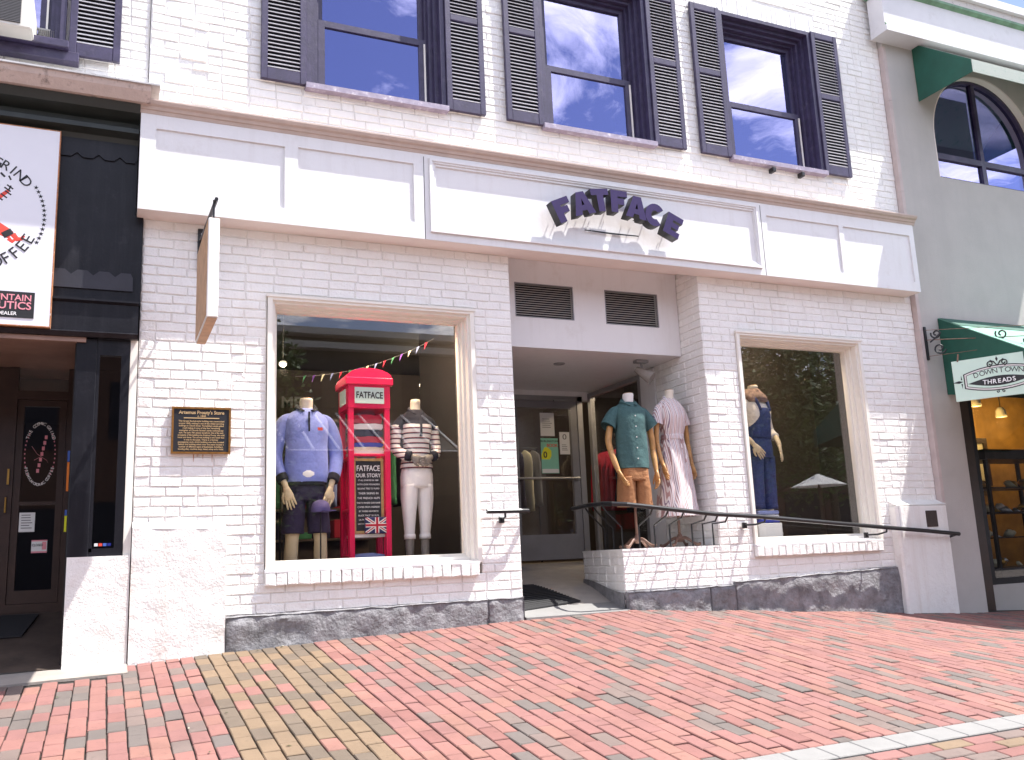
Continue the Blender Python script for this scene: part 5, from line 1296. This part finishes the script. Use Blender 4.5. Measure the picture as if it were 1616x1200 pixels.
for x, z in ((-.75,3.19),(-.725,3.21),(-.70,3.235),(-.705,3.26),(-.69,3.28)): k.tube([(x-.02,-.1,z+.014),(x+.02,-.1,z-.014)], .006, 6, flat=.2, up=(0,1,0))
k.tube([(-.70,-.1,3.25),(-.685,-.1,3.29)], .006, 6, flat=.2, up=(0,1,0)); k.tube([(-.745,-.1,3.36),(-.735,-.1,3.37)], .02, 8, flat=.05, up=(0,1,0)); k.tube([(-.70,-.1,3.345),(-.69,-.1,3.35)], .017, 8, flat=.05, up=(0,1,0)); k.tube([(-.70,-.101,2.955),(-.675,-.101,2.92)], .034, 8, flat=.04, up=(0,1,0)); _o = k.build('emblem_outline', 'ink', sg); _o['kind'] = 'stuff'
k = MB(); k.box(-1.55,-.495,-.104,-.1005,2.335,2.52); bx = k.build('dealer_panel', 'ink', sg)
textmesh('lettering', 'GREEN MOUNTAIN', .062, 'ink_pink', bx, (-.512,-.105,2.475), align='RIGHT', bold=.012)
textmesh('lettering', 'THERAPEUTICS', .075, 'ink_pink', bx, (-.512,-.105,2.418), align='RIGHT', bold=.014)
textmesh('lettering', 'AUTHORIZED DEALER', .034, 'ink_white', bx, (-.60,-.105,2.362), align='RIGHT', bold=.012)

# ---------------------------------------------------------------- grey stucco building on the right
RB = empty('stucco_building', (10.5, -.056, 0), label='grey stucco building with arched window and green awnings, right of the white store', cat='building')
RY0 = -.058; RX0, RX1 = 8.004, 14.0
AC = 9.55; AR = .90; AZs = 5.18; AZb = 4.665
OPN = (8.46, 12.6, -.6, 2.60)
k = MB(); nseg = 28
wall_grid(k, RX0, RX1, -.8, 6.95, [OPN, (AC-AR, AC+AR, AZb, AZs+AR)], RY0, .25)
ap = [(AC+AR*math.cos(PI*i/nseg), AZs+AR*math.sin(PI*i/nseg)) for i in range(nseg+1)]
for i in range(nseg):
    (x0,z0),(x1,z1) = ap[i], ap[i+1]; zt = AZs+AR
    k.add([(x0,RY0,z0),(x1,RY0,z1),(x1,RY0,zt),(x0,RY0,zt),(x0,.25,z0),(x1,.25,z1)], [(0,1,2,3),(0,4,5,1)])
RWALL = k.build('wall', 'stucco_grey', RB)
k = MB(); 
for z0, z1 in ((-.3,1.2),(1.206,2.8),(2.806,4.4),(4.406,5.5),(5.506,6.18)): k.box(8.0015, 8.045, RY0-.006, .009, z0, z1)
k.build('edge_strip', 'stucco_pink', RB)
def archring(mb, r0, r1, y0, y1, zb):
    pts = [(AC+r1,zb)]+[(AC+r1*math.cos(PI*i/nseg), AZs+r1*math.sin(PI*i/nseg)) for i in range(nseg+1)]+[(AC-r1,zb)]
    pin = [(AC+r0,zb)]+[(AC+r0*math.cos(PI*i/nseg), AZs+r0*math.sin(PI*i/nseg)) for i in range(nseg+1)]+[(AC-r0,zb)]
    n = len(pts); v = [(x,y0,z) for x,z in pts]+[(x,y0,z) for x,z in pin]+[(x,y1,z) for x,z in pts]+[(x,y1,z) for x,z in pin]; F = []
    for i in range(n-1): F += [(i,i+1,i+1+n,i+n),(i+2*n,i+3*n,i+1+3*n,i+1+2*n),(i,i+2*n,i+1+2*n,i+1),(i+n,i+n+1,i+1+3*n,i+3*n)]
    mb.add(v, F)
aw = empty('arched_window', (AC,0,AZb)); aw.parent = RB; aw.location = Vector((AC,0,AZb))-RB.location
k = MB(); archring(k, AR-.05, AR-.001, .03, .12, AZb); k.box(AC-AR+.002,AC+AR-.002,.03,.12,AZb,AZb+.06); k.box(AC-AR+.05,AC+AR-.05,.04,.11,4.96,5.03); k.box(AC-.035,AC+.035,.038,.112,AZb+.06,4.96); k.box(AC-.03,AC+.03,.04,.11,5.03,AZs+AR-.05); k.build('window_frame', 'dark_purple', aw)
k = MB(); archring(k, AR-.016, AR-.002, RY0+.002, .029, AZb); k.build('arch_lit_lining', 'soffit_paint', aw)  # beige ring: light on the arch underside put into its colour
gp = [(AC-AR+.03,AZb+.03),(AC+AR-.03,AZb+.03)]+[(AC+(AR-.03)*math.cos(PI*i/nseg), AZs+(AR-.03)*math.sin(PI*i/nseg)) for i in range(nseg+1)]
k = MB(); k.prism(gp, .07, .076); k.build('pane', 'glass_upper', aw)
k = MB(); k.box(AC-1.0,AC+1.0,.9,.95,4.3,6.4); k.build('dark_room', 'room_black', RB)
# roof cornice
k = MB(); k.box(7.85,14,-.27,RY0,6.285,6.72); k.box(7.84,14,-.30,RY0,6.22,6.29); CO = k.build('cornice', 'cornice_white', RB)
k = MB(); k.prismx([(-.30,6.292),(-.27,6.335),(-.265,6.292)], 7.855, 14); k.prismx([(-.27,6.72),(-.32,6.745),(-.32,6.775),(-.05,6.775),(-.05,6.72)], 7.82, 14); k.build('green_band', 'cornice_green', CO)
k = MB(); k.box(7.83,14,-.31,-.05,6.777,6.865); k.build('worn_band', 'worn_frieze', CO)
k = MB(); k.box(7.80,14,-.36,.2,6.867,6.97); k.build('roof_edge', 'cornice_white', CO)
# shop front of the grey building
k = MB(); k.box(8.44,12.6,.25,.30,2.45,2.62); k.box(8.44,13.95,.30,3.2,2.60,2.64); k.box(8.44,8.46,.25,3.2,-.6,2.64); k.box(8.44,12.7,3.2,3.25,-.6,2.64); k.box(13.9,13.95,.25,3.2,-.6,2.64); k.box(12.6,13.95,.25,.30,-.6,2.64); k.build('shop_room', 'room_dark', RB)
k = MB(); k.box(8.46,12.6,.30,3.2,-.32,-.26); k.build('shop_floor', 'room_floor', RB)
k = MB(); k.cbox(8.462,9.0,.27,.36,-.4,2.45,.01); k.build('side_panel', 'dark_red_brown', RB)
k = MB(); k.box(9.0,12.6,.30,.40,-.5,.05)
for x in (9.6,10.5,11.4): k.box(x-.004,x+.004,.295,.30,-.5,.05)
k.build('stall_riser', 'stucco_grey', RB)
k = MB(); k.box(9.0,9.075,.29,.38,.05,2.45); k.box(9.075,12.6,.30,.38,.05,.12); k.box(10.2,10.28,.30,.38,.12,2.45); k.build('window_frame', 'black_paint', RB)
k = MB(); k.box(9.076,9.10,.31,.37,.12,2.45); k.build('window_bead', 'silver', RB)
k = MB(); k.box(9.10,12.6,.335,.341,.11,2.45); k.build('pane', 'glass_side', RB)
k = MB(); k.box(9.2,13.8,1.75,1.80,-.2,2.5); k.build('amber_wall', 'display_amber', RB)
cbn = empty('display_cabinet', (10.2,.9,-.26), label='dark display cabinet with jewellery shelves inside the window of the grey building', cat='cabinet')
k = MB(); 
for x in (9.75,10.9): k.box(x,x+.04,.75,.79,-.26,1.55); k.box(x,x+.04,1.2,1.24,-.26,1.55)
k.box(9.72,10.97,.72,1.27,1.50,1.62); k.box(9.74,10.95,.74,1.25,-.26,.2)
for z in (.55,.85,1.15): k.box(9.76,10.93,.76,1.23,z,z+.015)
k.build('cabinet_frame', 'black_paint', cbn)
rn = random.Random(4)
for i in range(30):
    x = rn.uniform(9.8,10.85); z = rn.choice((.215,.566,.866,1.166)); s_ = rn.uniform(.03,.07)
    k = MB(); k.loft([(x,.85+rn.random()*.3,z,s_,s_),(x,.95,z+s_,s_*1.1,s_*.8),(x,.95,z+s_*1.6,s_*.5,s_*.4)], 10); o = k.build('trinket', rn.choice(('brass','cloth_cream','silver','cloth_white')), cbn, smooth=True)
pc = empty('framed_picture', (10.75,1.7,1.25), label='wooden framed picture on the amber wall inside the grey building', cat='picture')
k = MB(); ringbox(k,10.5,11.0,1.25,1.9,.07,1.68,1.73); k.build('picture_frame', 'dark_red_brown', pc); k = MB(); k.box(10.56,10.94,1.70,1.71,1.31,1.84); k.build('canvas', 'cloth_cream', pc)
for i, (x, z) in enumerate(((9.95,2.22),(10.35,2.28),(10.8,2.15),(11.5,2.2))):
    e = empty('pendant_lamp', (x,1.25,z), label='pale glass pendant lamp in the grey building '+('nearest the pale window bead','just left of the framed picture','above the middle of the display cabinet','beyond the end of the display cabinet')[i], cat='lamp', group='pendant lamps inside the grey building')
    k = MB(); k.tube([(x,1.25,2.6),(x,1.25,z+.1)], .006, 6); k.build('cord', 'black_metal', e); k = MB(); k.loft([(x,1.25,z+.1,.03,.03),(x,1.25,z+.06,.06,.06),(x,1.25,z-.03,.07,.07)], 14); k.build('shade', 'cloth_cream', e, smooth=True)
    l = bpy.data.lights.new('lamp_light', 'POINT'); l.energy = 6; l.color = (1,.62,.22); l.shadow_soft_size = .06; lo = bpy.data.objects.new('lamp_light', l); COL.objects.link(lo); lo.parent = e; lo.location = (0,0,-.12)
# awnings
def awning(name, x0, x1, wy, wz1, wz0, fy, fz1, fz0, label, front='awning_green', top='awning_green', strips=None):
    e = empty(name, (x0, wy, wz0), label=label, cat='awning')
    for xx in (x0, x1):
        k = MB(); k.prismx([(wy,wz0),(wy,wz1),(fy,fz1),(fy,fz0)], xx-.004, xx+.004); k.build('side_panel', 'awning_green', e)
    k = MB(); k.add([(x0+.004,wy,wz1),(x1-.004,wy,wz1),(x1-.004,fy,fz1),(x0+.004,fy,fz1)], [(0,1,2,3)]); o = k.build('canopy', top, e); sd = o.modifiers.new('thick','SOLIDIFY'); sd.thickness = .006
    k = MB(); k.box(x0+.004,x1-.004,fy-.004,fy+.004,fz0,fz1); k.build('valance', front, e)
    return e
ea = awning('awning', 8.30, 12.3, RY0-.004, 2.95, 2.10, -1.70, 2.00, 1.80, 'dark green canvas awning over the shop front of the grey building', top='awning_sunlit')
k = MB(); k.add([(8.304,-.066,2.952),(12.296,-.066,2.952),(12.296,-.32,2.805),(8.304,-.32,2.805)], [(0,1,2,3)]); k.v = [(x,y-.003,z+.006) for x,y,z in k.v]; k.build('shade_band', 'awning_green', ea)  # dark strip: shade along the canopy top put into its colour
awning('awning', 8.46, 10.75, RY0-.018, 6.30, 5.56, -.80, 5.70, 5.55, 'faded dark green awning above the arched window', front='awning_worn', top='awning_worn')
# blade sign and bracket
bd = Vector((.48,-.88,0)).normalized(); bo = Vector((7.98,-.42,0))
bs = empty('blade_sign', (8.3,-.9,1.95), label='mint green hanging shop sign with scroll frame lettering beside the green awning', cat='sign')
nb = bd.cross(Vector((0,0,1)))
def bp(u, z, d=0): return tuple(bo + bd*u + nb*d + Vector((0,0,z)))
k = MB(); BW, z0, z1 = 1.30, 1.95, 2.37
k.add([bp(0,z0,-.02),bp(BW,z0,-.02),bp(BW,z1,-.02),bp(0,z1,-.02),bp(0,z0,0),bp(BW,z0,0),bp(BW,z1,0),bp(0,z1,0)], [(0,1,2,3),(7,6,5,4),(0,4,5,1),(2,6,7,3),(1,5,6,2),(0,3,7,4)]); k.build('board', 'sign_mint', bs)
def flat_poly(mb, pts, d0=.0005, d1=.002):
    n = len(pts); mb.add([bp(u,z,d1) for u,z in pts]+[bp(u,z,d0) for u,z in pts], [tuple(range(n))]+[(i,(i+1)%n,(i+1)%n+n,i+n) for i in range(n)])
c0 = .42; cz = 2.145
def barrel(w, h, bulge, n=12):
    t = [(c0-w+2*w*i/n, cz+h+bulge*(1-(2*i/n-1)**2)) for i in range(n+1)]; b = [(c0+w-2*w*i/n, cz-h-bulge*(1-(2*i/n-1)**2)) for i in range(n+1)]
    return t[::-1]+b[::-1]
k = MB(); flat_poly(k, barrel(.325,.075,.055)); k.build('emblem_frame', 'ink', bs)
k = MB(); flat_poly(k, barrel(.313,.068,.052), .002, .003); k.build('emblem_band', 'cloth_white', bs)
k = MB(); flat_poly(k, barrel(.300,.058,.048), .003, .004); k.build('emblem_line', 'ink', bs)
k = MB(); flat_poly(k, barrel(.294,.054,.046), .004, .005); k.build('emblem_field', 'sign_mint', bs)
eye = [(c0-.29+.58*i/14, cz-.03+.048*math.sin(PI*i/14)) for i in range(15)] + [(c0+.29-.58*i/14, cz-.03-.052*math.sin(PI*i/14)) for i in range(1,14)]
k = MB(); flat_poly(k, eye[::-1], .005, .006); k.build('emblem_eye', 'ink', bs)
obs = []
for i, ch in enumerate('DOWNTOWN'):
    t = (i+.5)/8; u = c0-.235+.47*t; obs.append(textmesh('x', ch, .072, 'ink', bs, bp(u, cz+.040+.028*(1-(2*t-1)**2), .006), bd, tilt=.22*(1-2*t)*.8))
joinobjs(obs, 'lettering'); obs = []
for i, ch in enumerate('THREADS'):
    t = (i+.5)/7; u = c0-.155+.31*t; obs.append(textmesh('x', ch, .062, 'ink_white', bs, bp(u, cz-.038+.004*(2*t-1)**2, .007), bd, bold=.02, tilt=-.1*(1-2*t)))
joinobjs(obs, 'lettering')
def spiral(cu, cz_, r, turns, a0, sg, n=18): return [(cu+sg*r*(1-.75*i/n)*math.cos(a0+turns*2*PI*i/n), cz_+r*(1-.75*i/n)*math.sin(a0+turns*2*PI*i/n)) for i in range(n+1)]
k = MB()
for sg_ in (-1,1):
    k.tube([bp(u,z,.002) for u,z in spiral(c0+sg_*.062, cz+.148, .034, 1.25, -PI*.5, sg_)], .006, 5); k.tube([bp(c0,cz+.12,.002),bp(c0+sg_*.03,cz+.165,.002),bp(c0+sg_*.062,cz+.182,.002)], .006, 5)
    flat_poly(k, [(c0+sg_*.33,cz),(c0+sg_*.37,cz+.014),(c0+sg_*.43,cz),(c0+sg_*.37,cz-.014)][::sg_]); flat_poly(k, [(c0+sg_*.345-.007,cz+.02),(c0+sg_*.345+.007,cz+.02),(c0+sg_*.345,cz+.07)]); flat_poly(k, [(c0+sg_*.345,cz-.07),(c0+sg_*.345+.007,cz-.02),(c0+sg_*.345-.007,cz-.02)])
    k.tube([bp(u,z,.002) for u,z in spiral(c0+sg_*.028, cz-.142, .016, 1.0, PI*.5, sg_, 10)], .004, 5)
flat_poly(k, [(c0-.012,cz+.19),(c0,cz+.165),(c0+.012,cz+.19),(c0,cz+.215)]); k.build('scrollwork', 'ink', bs)
k = MB(); k.tube([bp(.06,2.36,.004),bp(.075,2.44,.0)], .008, 6); k.tube([bp(1.2,2.36,.004),bp(1.21,2.44,.0)], .008, 6); k.build('hook', 'iron_brown', bs)
br = empty('sign_bracket', (8.08,RY0,2.5), label='black wrought iron scroll bracket on the grey wall carrying the mint sign', cat='bracket')
k = MB(); k.cbox(8.055,8.085,RY0-.02,RY0,2.47,2.84,.004); k.build('wall_bar', 'black_metal', br)
po = Vector((8.07,RY0-.02,0))
def bq(u, z): return tuple(po + bd*u + Vector((0,0,z)))
k = MB()
k.tube([bq(0,2.80),bq(1.3,2.63)], .003, 6); k.tube([bq(0,2.69),bq(1.3,2.52)], .0045, 6); k.tube([bq(0,2.51),bq(.4,2.50),bq(.9,2.50)], .003, 6); k.build('rods', 'iron_brown', br)
k = MB()
for c_, z_, r_, a_, sg_ in ((.10,2.745,.055,PI*.9,1),(.12,2.58,.065,PI*1.1,-1),(.72,2.63,.06,PI*.8,1),(.98,2.52,.07,PI*.9,1)):
    k.tube([bq(u,z) for u,z in spiral(c_,z_,r_,1.3,a_,sg_)], .009, 6)
k.tube([bq(.03,2.66),bq(.09,2.70),bq(.15,2.75)], .009, 6); k.build('scroll', 'black_metal', br)

# ---------------------------------------------------------------- across the street (seen in the panes)
OB = empty('opposite_building', (8,-20,-.7), label='dark brick building across the street mirrored in the shop window', cat='building')
OY = -20.0
k = MB(); k.box(4.2,13.5,OY-8,OY,-.8,7.5); k.build('wall', 'far_stone', OB)
k = MB(); k.box(4.0,13.7,OY-.01,OY+.35,7.1,7.3); k.box(4.0,13.7,OY-.01,OY+.5,7.5,7.7); k.build('cornice', 'far_trim', OB)
for r_ in range(1):
    for i in range(5):
        x = 5.0+i*1.75; z = 5.0
        k = MB(); k.box(x,x+.95,OY+.002,OY+.03,z,z+1.5); k.build('window', 'room_black', OB)
k = MB(); k.box(4.5,13.2,OY+.002,OY+.04,-.6,2.6); k.build('shop_front', 'room_black', OB)
def plain_block(x0, x1, h, m_, label, dy=0.0):
    e = empty('opposite_building', ((x0+x1)/2,OY+dy,-.7), label=label, cat='building')
    k = MB(); k.box(x0,x1,OY-8,OY+dy,-.8,h); k.build('wall', m_, e)
    k = MB(); k.box(x0-.1,x1+.1,OY+dy-.01,OY+dy+.3,h-.25,h+.05); k.build('cornice', 'far_trim', e)
    n = int((x1-x0)/2.2)
    for i in range(n):
        x = x0+(x1-x0)*(i+.5)/n
        for z in (4.2,):
            k = MB(); k.box(x-.5,x+.5,OY+dy+.002,OY+dy+.03,z,z+1.6); k.build('window', 'room_black', e)
        k = MB(); k.box(x-.85,x+.85,OY+dy+.002,OY+dy+.04,-.5,2.5); k.build('shop_front', 'room_black', e)
plain_block(-22, 4.1, 8.2, 'far_brick', 'long low brick building across the street mirrored in the cafe panes')
plain_block(13.8, 30, 6.9, 'far_brick', 'brick building behind the broad trees across the street')
plain_block(30.3, 70, 7.4, 'far_stone', 'long stone building far along the other side of the street')
oa = empty('awning', (6.5,OY,3.2), label='black shop awning with white ribs across the street mirrored in the window', cat='awning')
k = MB(); k.prismx([(OY,3.6),(OY,5.3),(OY+4.0,3.5),(OY+4.0,3.3)], 4.2, 8.9); k.build('canopy', 'far_awning', oa)
for i in range(8):
    x = 4.2+i*.67; k = MB(); k.tube([(x,OY+.8,5.0),(x,OY+4.02,3.52)], .035, 6); k.build('rib', 'umbrella_cloth', oa)
k = MB(); k.tube([(4.2,OY+4.02,3.5),(8.9,OY+4.02,3.5)], .02, 6); k.build('front_bar', 'umbrella_cloth', oa)
def tree(name, loc, h, rad, label, n, seed, low=.35):
    e = empty(name, loc, label=label, cat='tree', group='trees across the street'); rnd = random.Random(seed)
    k = MB(); L = Vector(loc); trunk = [L, L+Vector((.05,.03,h*.25)), L+Vector((-.05,.05,h*.5)), L+Vector((.05,0,h*.8))]
    k.tube(trunk, [.16,.13,.10,.03], 9)
    tips = []
    for i in range(9):
        a = i*2.4+rnd.random(); z0 = h*(.3+.05*i); d = Vector((math.cos(a),math.sin(a),.55+.1*rnd.random())); l = rad*(.75-.03*i)
        p0 = L+Vector((0,0,z0)); k.tube([p0, p0+d*l*.5, p0+d*l+Vector((0,0,.2))], [.06,.04,.012], 6); tips += [p0+d*l*.6, p0+d*l]
    k.build('trunk', 'bark', e, smooth=True)
    cl = [(t, rad*rnd.uniform(.28,.42)) for t in tips] + [(L+Vector((rnd.uniform(-.4,.4)*rad,rnd.uniform(-.4,.4)*rad,h*rnd.uniform(.5,.98))), rad*rnd.uniform(.3,.45)) for _ in range(9)]
    k = MB()
    for i in range(n):
        c, r_ = rnd.choice(cl)
        p = c + Vector((rnd.gauss(0,1),rnd.gauss(0,1),rnd.gauss(0,.8)))*r_*.55
        a = Vector((rnd.uniform(-1,1),rnd.uniform(-1,1),rnd.uniform(-.6,.6))).normalized(); b = a.cross(Vector((rnd.uniform(-1,1),rnd.uniform(-1,1),rnd.uniform(-1,1)))).normalized(); s_ = rnd.uniform(.07,.13)
        k.add([p-a*s_, p+b*s_*.45, p+a*s_, p-b*s_*.45], [(0,1,2,3)], rnd.randrange(3))
    k.build('crown', ['leaf0','leaf1','leaf2'], e)
tree('street_tree', (3.1,-14.5,-.74), 8.0, 1.5, 'slim leafy street tree mirrored at the edge of the left shop window', 5000, 1)
tree('street_tree', (17.2,-14.0,-.8), 8.2, 2.9, 'broad leafy street tree mirrored behind the overalls mannequin', 11000, 2)
tree('street_tree', (21.0,-15.0,-.8), 8.6, 3.0, 'broad leafy street tree mirrored at the right edge of the right shop window', 11000, 3)
tree('street_tree', (13.2,-18.5,-.8), 7.0, 2.2, 'leafy street tree mirrored in the glass of the store door', 7000, 4)
um = empty('patio_umbrella', (16.1,-10.2,-.74), label='white patio umbrella across the street mirrored in the right shop window', cat='umbrella')
k = MB(); k.tube([(16.1,-10.2,-.74),(16.1,-10.2,2.2)], .03, 8); k.build('pole', 'bark', um)
for i in range(8):
    a, b = 2*PI*i/8, 2*PI*(i+1)/8; k = MB(); R_ = .66
    k.add([(16.1,-10.2,2.28),(16.1+R_*math.cos(a),-10.2+R_*math.sin(a),1.98),(16.1+R_*math.cos(b),-10.2+R_*math.sin(b),1.98)], [(0,1,2)]); o = k.build('canopy_gore', 'umbrella_cloth', um); sd = o.modifiers.new('thick','SOLIDIFY'); sd.thickness = .01
